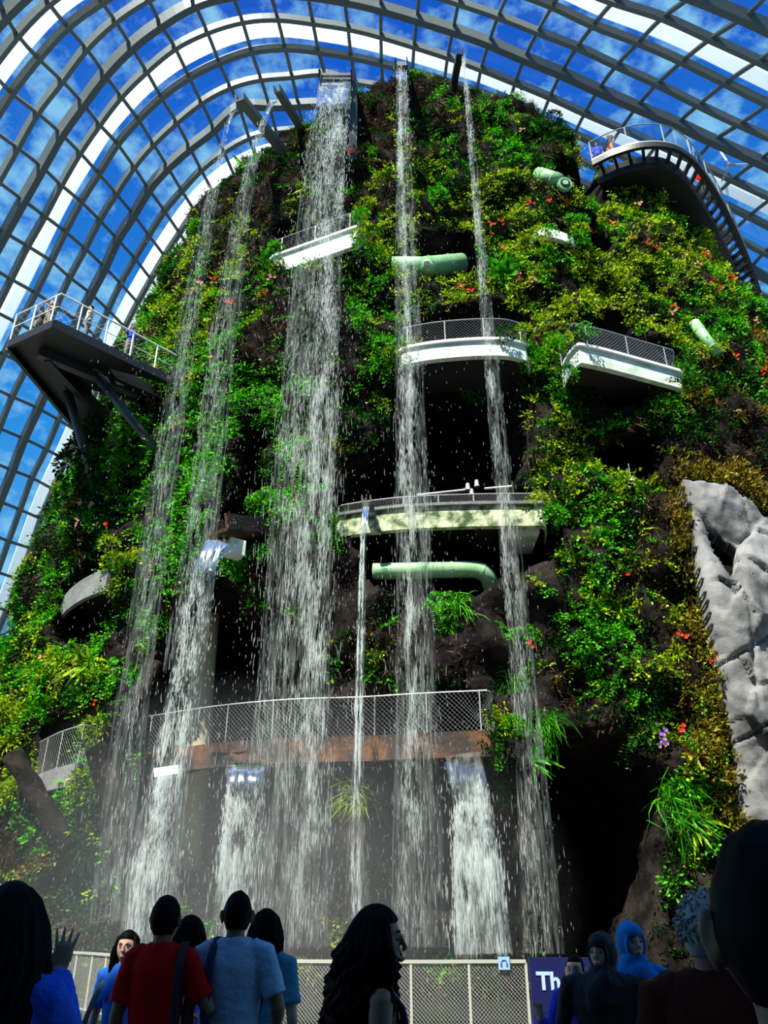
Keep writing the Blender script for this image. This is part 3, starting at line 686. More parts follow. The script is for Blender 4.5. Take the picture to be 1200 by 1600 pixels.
def clump(kind, r):
    """local leaf quads (n,4,3) for one plant: x across, y up the wall, z out of the wall"""
    B, D, Ls, Ws = [], [], [], []
    if kind == 'spray':
        for _ in range(5):
            th = r.uniform(0, 2 * np.pi); out_ = r.uniform(.5, 1.2); d0 = np.array([math.cos(th) * .9, math.sin(th) * .7 + .15, out_]); d0 /= np.linalg.norm(d0)
            ln = r.uniform(.30, .62); m = 6
            for k in range(m):
                t = (k + .8) / m; p = d0 * ln * t + np.array([0, -.30 * ln * t * t, -.05 * t * t]); s = 1 if k % 2 else -1
                side = np.cross(d0, [0, 1, .2]); side /= np.linalg.norm(side)
                dd = side * s * .9 + d0 * .7 + np.array([0, -.25, 0]) + r.normal(size=3) * .25
                B.append(p); D.append(dd); Ls.append(r.uniform(.11, .19) * (1.1 - .3 * t)); Ws.append(.075 * r.uniform(.7, 1.2))
    elif kind == 'tuft':
        for _ in range(26):
            d = np.array([r.normal() * .6, r.normal() * .5 + .2, abs(r.normal()) * .5 + .5]); B.append(r.normal(size=3) * [.16, .16, .05]); D.append(d); Ls.append(r.uniform(.10, .22)); Ws.append(r.uniform(.05, .09))
    elif kind == 'needle':
        for _ in range(26):
            d = np.array([r.normal() * .4, -.5 + r.normal() * .4, .6]); B.append(r.normal(size=3) * [.18, .2, .04]); D.append(d); Ls.append(r.uniform(.16, .36)); Ws.append(r.uniform(.018, .035))
    return leaves_from(np.array(B), np.array(D), np.array(Ls), np.array(Ws), r)
LIB = {k: [clump(k, np.random.default_rng(50 + q)) for q in range(8)] for k in ('spray', 'tuft', 'needle')}
# planting scheme: which kinds of plant cover which part of the face (sight line centre, radii, kind, weight)
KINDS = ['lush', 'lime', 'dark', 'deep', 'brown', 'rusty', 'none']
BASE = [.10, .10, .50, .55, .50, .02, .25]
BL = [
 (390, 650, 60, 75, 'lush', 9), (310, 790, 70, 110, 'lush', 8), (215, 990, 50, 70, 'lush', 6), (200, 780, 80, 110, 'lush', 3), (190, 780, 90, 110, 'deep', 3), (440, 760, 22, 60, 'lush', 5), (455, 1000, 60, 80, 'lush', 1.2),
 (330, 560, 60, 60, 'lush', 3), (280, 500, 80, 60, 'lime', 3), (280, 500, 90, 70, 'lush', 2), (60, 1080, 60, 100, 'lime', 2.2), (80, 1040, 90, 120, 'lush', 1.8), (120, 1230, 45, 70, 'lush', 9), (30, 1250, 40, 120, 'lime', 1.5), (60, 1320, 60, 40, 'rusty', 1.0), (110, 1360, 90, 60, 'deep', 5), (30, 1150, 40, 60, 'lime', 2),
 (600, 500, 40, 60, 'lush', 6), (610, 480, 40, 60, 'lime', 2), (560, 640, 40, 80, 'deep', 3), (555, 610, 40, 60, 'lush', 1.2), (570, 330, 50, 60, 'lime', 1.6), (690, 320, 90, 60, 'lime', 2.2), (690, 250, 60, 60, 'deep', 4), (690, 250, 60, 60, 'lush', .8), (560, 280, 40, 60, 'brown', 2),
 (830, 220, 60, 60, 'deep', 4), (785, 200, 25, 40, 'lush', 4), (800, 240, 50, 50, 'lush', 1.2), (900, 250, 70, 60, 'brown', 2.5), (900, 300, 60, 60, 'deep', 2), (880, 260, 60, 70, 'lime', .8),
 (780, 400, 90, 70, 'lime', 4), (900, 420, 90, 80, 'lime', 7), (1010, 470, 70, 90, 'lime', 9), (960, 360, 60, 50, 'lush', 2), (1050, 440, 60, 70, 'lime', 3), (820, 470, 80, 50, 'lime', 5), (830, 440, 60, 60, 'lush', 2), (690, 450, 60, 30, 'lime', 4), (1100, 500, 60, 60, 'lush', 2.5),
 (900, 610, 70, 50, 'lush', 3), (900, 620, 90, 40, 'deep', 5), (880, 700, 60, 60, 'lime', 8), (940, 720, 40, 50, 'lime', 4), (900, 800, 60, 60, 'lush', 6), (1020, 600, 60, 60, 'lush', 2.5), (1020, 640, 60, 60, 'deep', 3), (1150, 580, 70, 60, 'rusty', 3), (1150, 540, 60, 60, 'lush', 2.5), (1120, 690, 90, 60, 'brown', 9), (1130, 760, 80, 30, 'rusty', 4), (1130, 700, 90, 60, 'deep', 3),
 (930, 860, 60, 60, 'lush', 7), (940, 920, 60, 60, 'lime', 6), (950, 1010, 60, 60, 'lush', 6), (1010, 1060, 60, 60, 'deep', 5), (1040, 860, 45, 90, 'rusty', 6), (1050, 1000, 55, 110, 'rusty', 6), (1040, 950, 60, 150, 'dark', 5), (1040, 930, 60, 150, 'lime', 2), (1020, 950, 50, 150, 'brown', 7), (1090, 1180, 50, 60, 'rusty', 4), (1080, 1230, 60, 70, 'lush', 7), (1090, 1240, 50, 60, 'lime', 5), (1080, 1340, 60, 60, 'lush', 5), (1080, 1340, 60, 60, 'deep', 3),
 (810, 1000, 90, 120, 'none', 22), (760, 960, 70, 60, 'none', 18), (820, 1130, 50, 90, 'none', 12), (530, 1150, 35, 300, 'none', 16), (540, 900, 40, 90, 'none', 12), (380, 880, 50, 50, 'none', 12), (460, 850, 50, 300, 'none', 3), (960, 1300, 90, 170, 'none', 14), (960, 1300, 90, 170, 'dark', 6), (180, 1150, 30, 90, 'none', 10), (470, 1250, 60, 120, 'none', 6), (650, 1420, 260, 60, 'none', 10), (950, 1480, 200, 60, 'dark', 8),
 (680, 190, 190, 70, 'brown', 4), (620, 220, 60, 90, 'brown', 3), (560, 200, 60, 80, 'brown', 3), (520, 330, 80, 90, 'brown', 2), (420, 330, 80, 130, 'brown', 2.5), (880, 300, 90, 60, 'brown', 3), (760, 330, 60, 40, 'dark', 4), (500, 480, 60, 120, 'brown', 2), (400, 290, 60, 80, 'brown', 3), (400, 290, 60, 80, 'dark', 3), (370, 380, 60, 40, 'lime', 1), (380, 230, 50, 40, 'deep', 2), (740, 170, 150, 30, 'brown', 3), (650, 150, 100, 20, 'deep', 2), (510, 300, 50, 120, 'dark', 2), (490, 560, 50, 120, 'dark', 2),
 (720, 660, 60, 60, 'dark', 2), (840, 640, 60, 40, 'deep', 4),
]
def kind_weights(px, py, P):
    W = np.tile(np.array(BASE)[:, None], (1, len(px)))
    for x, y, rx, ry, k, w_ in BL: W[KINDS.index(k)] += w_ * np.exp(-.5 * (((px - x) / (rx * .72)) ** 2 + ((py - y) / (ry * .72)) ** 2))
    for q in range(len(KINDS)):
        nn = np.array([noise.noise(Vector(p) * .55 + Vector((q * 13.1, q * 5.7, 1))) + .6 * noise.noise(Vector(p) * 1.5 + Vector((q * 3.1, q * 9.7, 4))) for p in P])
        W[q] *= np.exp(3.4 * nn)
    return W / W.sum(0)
# sample the wall
Vm = V1.reshape(-1, 3); Fm = F; A4 = Vm[Fm]
nrm = np.cross(A4[:, 2] - A4[:, 0], A4[:, 3] - A4[:, 1]); area = np.linalg.norm(nrm, axis=1) / 2; nrm = nrm / (np.linalg.norm(nrm, axis=1, keepdims=True) + 1e-12)
cf = np.array(cv.reshape(-1))[Fm].max(1); yc_ = np.interp(A4[:, 0, 2], ZR, ctr[:, 1]); A0 = A4.mean(1)
okf = (A0[:, 1] < yc_ + 4) & (A0[:, 2] > .3) & (cf < .7)
wgt = area * okf; 
# outward orientation
cc = np.stack([np.interp(A0[:, 2], ZR, ctr[:, 0]), yc_, A0[:, 2] - 3], -1); sg = np.sign(((A0 - cc) * nrm).sum(1)); nrm *= sg[:, None]
NP = 25000
fi = rng.choice(len(Fm), NP, p=wgt / wgt.sum()); uu_ = rng.random((NP, 2))
q = A4[fi]; PT = (q[:, 0] * (1 - uu_[:, :1]) + q[:, 1] * uu_[:, :1]) * (1 - uu_[:, 1:]) + (q[:, 3] * (1 - uu_[:, :1]) + q[:, 2] * uu_[:, :1]) * uu_[:, 1:]
PN = nrm[fi]; ppx, ppy = proj_np(PT)
sdr = poly_sd(ppx, ppy, OUT)
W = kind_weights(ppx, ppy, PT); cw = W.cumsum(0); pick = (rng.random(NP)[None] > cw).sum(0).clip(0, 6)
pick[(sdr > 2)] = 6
SHAPE = {'lush': 'spray', 'lime': 'spray', 'dark': 'tuft', 'deep': 'tuft', 'brown': 'needle', 'rusty': 'tuft'}
STUFFL = {'lush': 'bright green climbing leaves covering the mountain walls', 'lime': 'yellow-green feathery leaves covering the sunlit mountain walls', 'dark': 'very dark green small leaves standing in for shaded gaps of the planting', 'deep': 'deep green small-leaved creepers across the mountain walls',
          'brown': 'dry brown roots and dead leaves hanging on the mountain walls', 'rusty': 'reddish and yellow leaves hanging beside the pale rock on the right'}
def bake_clumps(name, kind, pts, nrms, shape, smin=.6, smax=1.2, seed=1):
    r = np.random.default_rng(seed); out_ = []
    for p, n in zip(pts, nrms):
        L = LIB[shape][r.integers(8)]; Rm = rot_frame(n + np.array([0, -.25, 0]), r.normal() * .7); s = r.uniform(smin, smax)
        out_.append((L.reshape(-1, 3) * s) @ Rm.T + p)
    V = np.concatenate(out_); me = np_mesh(name, V, np.arange(len(V)).reshape(-1, 4)); return link(name, me, kind)
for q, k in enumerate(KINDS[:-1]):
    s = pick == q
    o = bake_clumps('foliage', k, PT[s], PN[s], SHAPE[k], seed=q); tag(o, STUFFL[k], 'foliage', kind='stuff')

# individual plants: one mesh of each kind, then copies
def plant_mesh(kind, seed):
    r = np.random.default_rng(seed); B, D, Ls, Ws = [], [], [], []
    if kind == 'fern':
        quads = []
        for f in range(13):
            th = 2 * np.pi * f / 13 + r.normal() * .2; ln = r.uniform(.55, .85); d = np.array([math.cos(th), math.sin(th), 0]); rise = r.uniform(.35, .7)
            for k in range(13):
                t = (k + 1) / 13.5; p = d * ln * t * .9 + np.array([0, 0, rise * t - .65 * t * t]) + np.array([0, -.18 * t * t, 0]); sd = np.array([-d[1], d[0], 0])
                for s in (-1, 1):
                    B.append(p); D.append(sd * s + d * .45 + np.array([0, -.15, -.2])); Ls.append(.17 * (1 - .75 * abs(t - .35))); Ws.append(.045)
        return leaves_from(np.array(B), np.array(D), np.array(Ls), np.array(Ws), r)
    if kind == 'shrub':
        for _ in range(190):
            d = r.normal(size=3); d /= np.linalg.norm(d); d[2] = abs(d[2]); p = d * np.array([.42, .42, .38]) * r.uniform(.6, 1.0) ** .5; B.append(p); D.append(d + r.normal(size=3) * .5 + [0, -.3, 0]); Ls.append(r.uniform(.10, .19)); Ws.append(r.uniform(.05, .09))
        return leaves_from(np.array(B), np.array(D), np.array(Ls), np.array(Ws), r)
    if kind == 'vine':
        for s in range(9):
            x0 = r.normal() * .2; L = r.uniform(.6, 1.3)
            for k in range(int(L * 16)):
                t = k / 16; B.append([x0 + .05 * math.sin(t * 6 + s), .3 - t, .12 + .1 * math.sin(t * 2)]); D.append([r.normal() * .8, -.5, .5 + r.normal() * .3]); Ls.append(r.uniform(.08, .14)); Ws.append(r.uniform(.05, .08))
        return leaves_from(np.array(B), np.array(D), np.array(Ls), np.array(Ws), r)
    # strap-leaved plants: three-segment blades
    Q = []
    n, L0, W0, dr = {'grass': (70, .62, .02, 1.1), 'bromeliad': (18, .60, .075, .55), 'dry': (50, .55, .022, 1.7), 'bird': (12, .95, .2, .45)}[kind]
    for k in range(n):
        th = r.uniform(0, 2 * np.pi); el = r.uniform(.3, 1.2); ln = L0 * r.uniform(.7, 1.2); d = np.array([math.cos(th) * math.cos(el), math.sin(th) * math.cos(el) + .15, math.sin(el)]); sd = np.cross(d, [0, 0, 1.]); sd /= np.linalg.norm(sd) + 1e-9
        b0 = r.normal(size=3) * [.07, .07, 0.01] * (2.2 if kind in ('grass', 'dry') else .6); P = [b0 + d * ln * t + np.array([0, -dr * .5 * ln * t * t, -.12 * dr * t * t]) for t in (0, .35, .7, 1)]
        w_ = [W0 * .5, W0, W0 * .75, W0 * .08]
        for i in range(3): Q.append([P[i] - sd * w_[i] / 2, P[i] + sd * w_[i] / 2, P[i + 1] + sd * w_[i + 1] / 2, P[i + 1] - sd * w_[i + 1] / 2])
    return np.array(Q)
PROTO = {}
def proto(kind, matk):
    k = (kind, matk)
    if k not in PROTO:
        L = []
        for s in range(3):
            Q = plant_mesh(kind, 11 + s); V = Q.reshape(-1, 3); me = np_mesh(kind, V, np.arange(len(V)).reshape(-1, 4)); me.materials.append(M_[matk]); L.append(me)
        PROTO[k] = L
    return PROTO[k]
def zone(px, py):
    v = 'near the summit' if py < 310 else 'on the upper slope' if py < 560 else 'halfway up the mountain' if py < 860 else 'on the lower slope' if py < 1160 else 'at the foot of the mountain'
    h = 'on the left flank' if px < 250 else 'left of the main waterfall' if px < 430 else 'behind or beside the main waterfall' if px < 600 else 'around the second waterfall' if px < 720 else 'around the thin right waterfall' if px < 850 else 'right of the thin waterfall' if px < 1000 else 'towards the right edge'
    return v + ', ' + h
NAME = {'fern': 'fern', 'shrub': 'shrub', 'vine': 'trailing_vine', 'grass': 'grass_tuft', 'bromeliad': 'bromeliad', 'dry': 'dry_grass_tuft', 'bird': 'bird_nest_fern'}
CN = {'lush': 'bright green', 'lime': 'yellow-green', 'deep': 'deep green', 'dark': 'dark green', 'brown': 'dry brown', 'rusty': 'red and yellow'}
CATN = {'fern': 'fern', 'shrub': 'shrub', 'vine': 'vine', 'grass': 'grass tuft', 'bromeliad': 'bromeliad', 'dry': 'dry grass', 'bird': 'fern'}
TXT = {'fern': 'fern with arching fronds', 'shrub': 'rounded leafy shrub', 'vine': 'vine hanging down the wall', 'grass': 'tuft of thin grass', 'bromeliad': 'bromeliad rosette', 'dry': 'tuft of hanging dead grass', 'bird': 'broad-leaved rosette fern'}
rp_ = random.Random(3)
def put_plant(kind, matk, px, py, s, p=None, n=None):
    if p is None: p, n = hit(px, py)
    n = np.array(n); Rm = rot_frame(n + np.array([0, -.4, .1]), rp_.gauss(0, .5))
    o = bpy.data.objects.new(NAME[kind], proto(kind, matk)[rp_.randrange(3)]); COL.objects.link(o)
    o.matrix_world = Matrix.Translation(Vector(p)) @ Matrix([list(x) + [0] for x in Rm] + [[0, 0, 0, 1]]) @ Matrix.Scale(s, 4)
    z = zone(px, py); lab = f'{CN[matk]} {TXT[kind]} growing {z}'
    words_ = lab.split()
    if len(words_) > 16: lab = f'{CN[matk]} {CATN[kind]} {z}'
    tag(o, lab, CATN[kind], f'{CN[matk]} {CATN[kind]}s {z}'); return o
# hand-placed ones that stand out
for kind, mk, x, y, s in [('grass', 'lush', 855, 1128, 1.3), ('grass', 'lush', 838, 1132, 1.0), ('grass', 'lush', 792, 1068, 1.0), ('grass', 'lush', 812, 1062, .9), ('fern', 'lush', 712, 935, 1.1), ('grass', 'lush', 718, 945, 1.2), ('fern', 'lush', 683, 940, .9), ('fern', 'lush', 700, 975, .8),
    ('grass', 'lime', 575, 1243, 1.3), ('grass', 'lime', 600, 1248, 1.2), ('grass', 'lime', 552, 1245, 1.2), ('grass', 'lime', 588, 1235, 1.0), ('fern', 'lush', 820, 990, .9), ('fern', 'lush', 790, 990, .8), ('bromeliad', 'lush', 832, 1190, 1.3), ('grass', 'lush', 490, 1200, 1.0),
    ('bird', 'lush', 385, 268, .9), ('bird', 'lush', 400, 255, .7), ('bird', 'lush', 792, 430, 1.0), ('bird', 'lush', 775, 440, .9), ('bromeliad', 'lush', 585, 400, 1.0), ('grass', 'lush', 505, 205, .8), ('bromeliad', 'lime', 580, 295, .8), ('bromeliad', 'lime', 375, 370, 1.1), ('bromeliad', 'lime', 380, 350, 1.0),
    ('fern', 'lush', 732, 605, 1.1), ('fern', 'lush', 745, 630, .9), ('bird', 'lush', 420, 415, .9), ('bromeliad', 'lime', 138, 1040, 1.6), ('fern', 'lush', 165, 1045, 1.3), ('fern', 'lime', 110, 1040, 1.3), ('fern', 'deep', 190, 1050, 1.0), ('shrub', 'lime', 148, 1142, 1.0), ('shrub', 'lime', 140, 1138, .8),
    ('fern', 'deep', 1010, 1110, 1.3), ('fern', 'deep', 1000, 1140, 1.2), ('grass', 'lush', 1060, 1230, 1.5), ('grass', 'lush', 1050, 1260, 1.5), ('grass', 'lush', 1072, 1290, 1.4), ('bromeliad', 'lime', 1085, 1285, 1.4), ('dry', 'brown', 465, 500, 1.2), ('dry', 'brown', 245, 510, 1.6), ('fern', 'deep', 240, 480, 1.4), ('fern', 'deep', 222, 540, 1.4), ('fern', 'lime', 215, 560, 1.2),
    ('dry', 'brown', 870, 290, 1.2), ('dry', 'brown', 900, 300, 1.2), ('dry', 'brown', 605, 290, 1.2), ('dry', 'brown', 770, 270, 1.2), ('dry', 'brown', 735, 350, 1.0), ('dry', 'brown', 960, 660, 1.6), ('dry', 'brown', 930, 650, 1.5), ('dry', 'brown', 900, 655, 1.5), ('dry', 'brown', 870, 340, 1.3),
    ('shrub', 'lush', 1140, 520, 1.4), ('shrub', 'deep', 1110, 610, 1.5), ('shrub', 'deep', 1030, 650, 1.5), ('shrub', 'deep', 1060, 620, 1.4), ('shrub', 'lush', 1070, 590, 1.3), ('shrub', 'deep', 1160, 600, 1.3), ('fern', 'lush', 1120, 780, .9), ('shrub', 'lush', 110, 1200, 1.3), ('shrub', 'lush', 125, 1230, 1.4), ('shrub', 'lush', 115, 1260, 1.3),
    ('bird', 'deep', 465, 495, .9), ('shrub', 'dark', 130, 700, 1.5), ('shrub', 'dark', 115, 730, 1.5), ('shrub', 'dark', 120, 770, 1.3), ('shrub', 'dark', 105, 860, 1.2), ('fern', 'deep', 870, 195, 1.0), ('shrub', 'dark', 865, 185, .9), ('bird', 'lush', 1000, 610, 1.0)]:
    put_plant(kind, mk, x, y, s)
# and the rest, by zones
MIX = {'lush': ['fern', 'shrub', 'vine', 'shrub'], 'lime': ['fern', 'shrub', 'vine', 'bromeliad'], 'deep': ['fern', 'shrub', 'vine', 'grass'], 'dark': ['shrub', 'vine'], 'brown': ['dry', 'dry', 'dry'], 'rusty': ['shrub', 'vine', 'bromeliad']}
cnt = {}
for k_ in rng.permutation(NP)[:2600]:
    if pick[k_] == 6 or not (-20 < ppx[k_] < 1220 and 110 < ppy[k_] < 1520): continue
    mk = KINDS[pick[k_]]; kind = rp_.choice(MIX[mk])
    if cnt.get(kind, 0) >= 210 or PN[k_][1] > .3: continue
    cnt[kind] = cnt.get(kind, 0) + 1
    put_plant(kind, mk, ppx[k_], ppy[k_], rp_.uniform(.55, 1.15), PT[k_], PN[k_])
for k_, e_ in enumerate(ENDS):
    for t_ in range(7):
        p_ = e_ + Vector((rp_.gauss(0, .3), rp_.uniform(-1.5, -.7), rp_.uniform(-1.0, .7))); put_plant(rp_.choice(['shrub', 'vine']), rp_.choice(['lush', 'deep', 'lime']), *[float(v[0]) for v in proj_np(np.array([p_]))], rp_.uniform(.6, .95), p_, (0, -1, .2))
# flowers
def flower_mesh(seed):
    r = np.random.default_rng(seed); Q = []
    for f in range(r.integers(2, 5)):
        c = r.normal(size=3) * [.13, .12, .02] + [0, 0, .30]; a = r.uniform(0, 6.28)
        for k in range(6):
            th = a + k * 1.047; d = np.array([math.cos(th), math.sin(th), .35]); sd = np.array([-math.sin(th), math.cos(th), 0]); L = .11
            Q.append([c, c + d * L * .5 + sd * .045, c + d * L, c + d * L * .5 - sd * .045])
    return np.array(Q)
fm = {}
for mk in ('red', 'pink', 'purple'):
    fm[mk] = []
    for s in range(4):
        Qv = flower_mesh(s * 7 + 1).reshape(-1, 3); me = np_mesh('flower_cluster', Qv, np.arange(len(Qv)).reshape(-1, 4)); me.materials.append(M_[mk]); fm[mk].append(me)
FL = [('red', x, y) for x, y in ((770, 360), (780, 357), (764, 378), (789, 399), (725, 458), (740, 462), (828, 330), (850, 328), (855, 327), (807, 445), (873, 548), (865, 552), (955, 364), (983, 386), (1008, 388), (1018, 392), (1100, 412), (1090, 408), (1105, 445), (1135, 445), (1145, 450), (1116, 460), (1050, 495), (1065, 505), (562, 245), (555, 250), (575, 380), (422, 460), (362, 478), (340, 440), (822, 1012), (1062, 1005), (1100, 1030), (1128, 1082), (975, 900), (1062, 1147), (1145, 1165), (1190, 590), (1180, 588), (1145, 568), (165, 1098), (178, 826), (880, 330), (930, 362))] + \
     [('pink', x, y) for x, y in ((1002, 362), (995, 330), (808, 440), (827, 448), (1095, 405), (133, 800), (148, 802), (132, 818), (74, 1038), (305, 462), (315, 455), (338, 450), (1070, 412), (1085, 425), (546, 372), (1175, 510), (1048, 500), (815, 215), (430, 445))] + [('purple', 1036, 1158), ('purple', 1038, 1172)]
for mk, x, y in FL:
    p, n = hit(x, y); o = bpy.data.objects.new('flower_cluster', fm[mk][rp_.randrange(4)]); COL.objects.link(o)
    Rm = rot_frame(np.array(n) + [0, -1.2, -.3], rp_.uniform(0, 6)); o.matrix_world = Matrix.Translation(p + Vector(n) * .18 + Vector((0, -.12, 0))) @ Matrix([list(v) + [0] for v in Rm] + [[0, 0, 0, 1]]) @ Matrix.Scale(rp_.uniform(.45, .7), 4)
    z = zone(x, y); c_ = {'red': 'red', 'pink': 'pink', 'purple': 'purple'}[mk]; tag(o, f'small cluster of {c_} flowers {z}', 'flowers', f'{c_} flowers {z}')

# ------------------------------------------------------------------ falling water
def fall(label, keys, Y, n, seed, strands=4, size=1.0, sheet=None, uni=.35, veil='veil', spread=.18, vstep=True, drop='drop', cat='waterfall', group=None):
    """keys: (px, py, width in metres) from top to bottom, on the vertical plane y = Y"""
    r = np.random.default_rng(seed); K = [(on_y(x, y, Y), w_) for x, y, w_ in keys]
    zs = np.array([k[0].z for k in K])[::-1]; xs = np.array([k[0].x for k in K])[::-1]; ws = np.array([k[1] for k in K])[::-1]
    zt, zb = zs[-1], max(zs[0], .1); skip = (sheet or 0) * .55; root = empty('waterfall', (float(xs[0]), Y, float(zb))); tag(root, label, cat, group); off = np.array([float(xs[0]), Y, float(zb)])
    n = int(n * .85); m = int(n * 2.6); z = zb + (zt - skip - zb) * r.random(m) ** .8
    st = r.uniform(-.38, .38, strands); sw = r.uniform(.4, 1.2, strands); sid = r.integers(0, strands, m); ph = r.uniform(0, 6.28, strands)
    u = st[sid] + .07 * np.sin(z * .5 * sw[sid] + ph[sid]) + r.normal(size=m) * .055
    un = r.random(m) < uni; u = np.where(un, r.normal(size=m) * .27, u)
    wz = np.interp(z, zs, ws); x = np.interp(z, zs, xs) + u * wz
    y = Y + r.normal(size=m) * (spread * .5 + .25 * wz * .4)
    nn = np.array([noise.noise(Vector((a * 2.6, b_ * .9, seed))) + .6 * noise.noise(Vector((a * 7, b_ * 2.4, seed + 5))) for a, b_ in zip(x, z)])
    keep = r.random(m) < np.clip(.42 + 1.1 * nn, .04, 1); sel = np.where(keep)[0][:n]; x, y, z = x[sel], y[sel], z[sel]; m = len(sel)
    ln = r.uniform(.025, .14, m) * (1 + .8 * (z < zb + (zt - zb) * .5)) * size; rd = r.uniform(.0038, .0095, m) * size * (1 + .5 * (z > zt - 7))
    c = np.stack([x, y, z], 1) - off; lean = r.normal(size=(m, 2)) * .05
    top = c + np.stack([lean[:, 0] * ln, lean[:, 1] * ln, ln], 1); bot = c - np.stack([lean[:, 0] * ln, lean[:, 1] * ln, ln * .7], 1)
    a = r.uniform(0, 6.28, m); mids = [c + np.stack([np.cos(a + k * 2.094) * rd, np.sin(a + k * 2.094) * rd, -ln * .2], 1) for k in range(3)]
    V = np.stack([top] + mids + [bot], 1).reshape(-1, 3); b0 = np.arange(m)[:, None] * 5
    F_ = np.concatenate([b0 + np.array([q]) for q in ((0, 1, 2), (0, 2, 3), (0, 3, 1), (4, 2, 1), (4, 3, 2), (4, 1, 3))])
    link('water_drops', np_mesh('water_drops', V, F_), drop, root)
    if veil:
        b = MB(); P = [Vector((float(np.interp(t, zs, xs)), Y, t)) - Vector(off) for t in np.linspace(zt, zb, 40)]
        b.tube(P, [(float(np.interp(p.z + zb, zs, ws)) * .46, .16 + .1 * float(np.interp(p.z + zb, zs, ws))) for p in P], 14, hint=(1, 0, 0), caps=False).build('water_veil', veil, root, smooth=True)
    if sheet:
        w0 = K[0][1]; b = MB(); vs = []; nu, nv = 14, 16
        for j in range(nv + 1):
            t = j / nv; zz = zt - sheet * t
            for i in range(nu + 1):
                s = i / nu - .5; rag = (.25 * noise.noise(Vector((s * 6, seed, 3))) if j == nv else 0)
                for q in (0, .03):
                    vs.append(Vector((float(np.interp(zz, zs, xs)) + s * w0 * (1 - .05 * t), Y + .35 * (1 - t) ** 2 + q + .03 * noise.noise(Vector((s * 9, zz * 2.5, seed))), zz + rag * sheet)) - Vector(off))
        st_ = (nu + 1) * 2; fs = []
        for j in range(nv):
            for i in range(nu):
                a_ = j * st_ + i * 2; fs += [(a_, a_ + 2, a_ + st_ + 2, a_ + st_), (a_ + 1, a_ + st_ + 1, a_ + st_ + 3, a_ + 3)]
        b.add(vs, fs).build('water_sheet', 'sheet', root, smooth=True)
    return root
fall('broad main waterfall pouring from the large steel chute down the whole mountain', [(522, 118, 1.35), (508, 250, 1.75), (494, 420, 2.0), (478, 700, 2.1), (462, 980, 2.1), (440, 1480, 2.6)], 21.7, 15000, 1, 5, 1.15, 1.9, uni=.45)
fall('second tallest waterfall falling from the small square summit chute, right of the main one', [(627, 100, .50), (632, 300, .75), (638, 520, 1.0), (645, 800, 1.15), (650, 1100, 1.2), (655, 1480, 1.5)], 21.6, 8500, 2, 3, 1.0, 1.0)
fall('thin tall waterfall at the right falling from the leaning summit chute', [(724, 90, .20), (735, 200, .28), (752, 400, .45), (778, 680, .6), (808, 950, .75), (828, 1180, .85), (850, 1490, 1.1)], 21.8, 4800, 3, 2, .95, None)
fall('faint misty waterfall from the chute beam nearest the main waterfall', [(430, 146, .12), (412, 190, .22), (400, 230, .4), (378, 330, .7), (350, 520, 1.0), (322, 760, 1.1), (285, 1050, 1.2)], 21.6, 1700, 4, 2, .95, 1.3, uni=.6)
fall('faintest leftmost waterfall arching off the lower chute beam', [(368, 160, .10), (356, 195, .15), (345, 245, .28), (322, 350, .6), (285, 560, .8), (240, 850, .9), (200, 1150, 1.0), (178, 1440, 1.3)], 21.4, 1700, 5, 2, .95, 1.3, uni=.6)
fall('lacy waterfall spilling over the white lip of the rusty chute box', [(338, 836, .70), (322, 880, .72), (306, 960, .95), (288, 1080, 1.0), (265, 1200, 1.1), (235, 1440, 1.3)], 21.4, 2300, 6, 5, 1.15, 1.2)
fall('narrow braided trickle from the small chute over the mossy terrace', [(572, 782, .20), (568, 830, .2), (565, 950, .26), (560, 1180, .3), (556, 1300, .45), (560, 1440, .7)], 21.2, 1500, 7, 2, 1.35, 1.1, uni=.1)
fall('thin curtain falling from the small white box chute under the brown deck', [(258, 1212, .55), (246, 1280, 1.1), (238, 1360, 1.3), (228, 1490, 1.5)], 21.3, 2200, 8, 5, 1.1, None)
fall('waterfall under the left part of the brown deck', [(383, 1192, .95), (378, 1280, 1.05), (374, 1360, 1.2), (372, 1490, 1.5)], 21.5, 3200, 9, 3, 1.15, .7)
fall('wide glittering waterfall under the right end of the brown deck', [(724, 1180, 1.02), (738, 1260, 1.05), (745, 1340, 1.15), (756, 1490, 1.5)], 21.4, 4200, 10, 8, 1.2, 1.0, uni=.5, veil='veil_blue')
# loose spray between the falls
r = np.random.default_rng(99); m = 7000; x = r.uniform(-9.5, 4.8, m); z = .2 + 24 * r.random(m) ** 1.5; y = r.uniform(20.2, 22.1, m); kp = r.random(m) < np.exp(-((x + 3) / 6) ** 2); x, y, z = x[kp], y[kp], z[kp]; m = len(x)
ln = r.uniform(.015, .07, m); rd = r.uniform(.004, .0105, m); c = np.stack([x, y, z], 1); a = r.uniform(0, 6.28, m)
V = np.stack([c + np.stack([0 * ln, 0 * ln, ln], 1)] + [c + np.stack([np.cos(a + k * 2.094) * rd, np.sin(a + k * 2.094) * rd, 0 * ln], 1) for k in range(3)] + [c - np.stack([0 * ln, 0 * ln, ln], 1)], 1).reshape(-1, 3); b0 = np.arange(m)[:, None] * 5
F_ = np.concatenate([b0 + np.array([q]) for q in ((0, 1, 2), (0, 2, 3), (0, 3, 1), (4, 2, 1), (4, 3, 2), (4, 1, 3))])
tag(link('water_spray', np_mesh('water_spray', V, F_), 'drop'), 'scattered spray of water drops in front of the lower mountain', 'spray', kind='stuff')
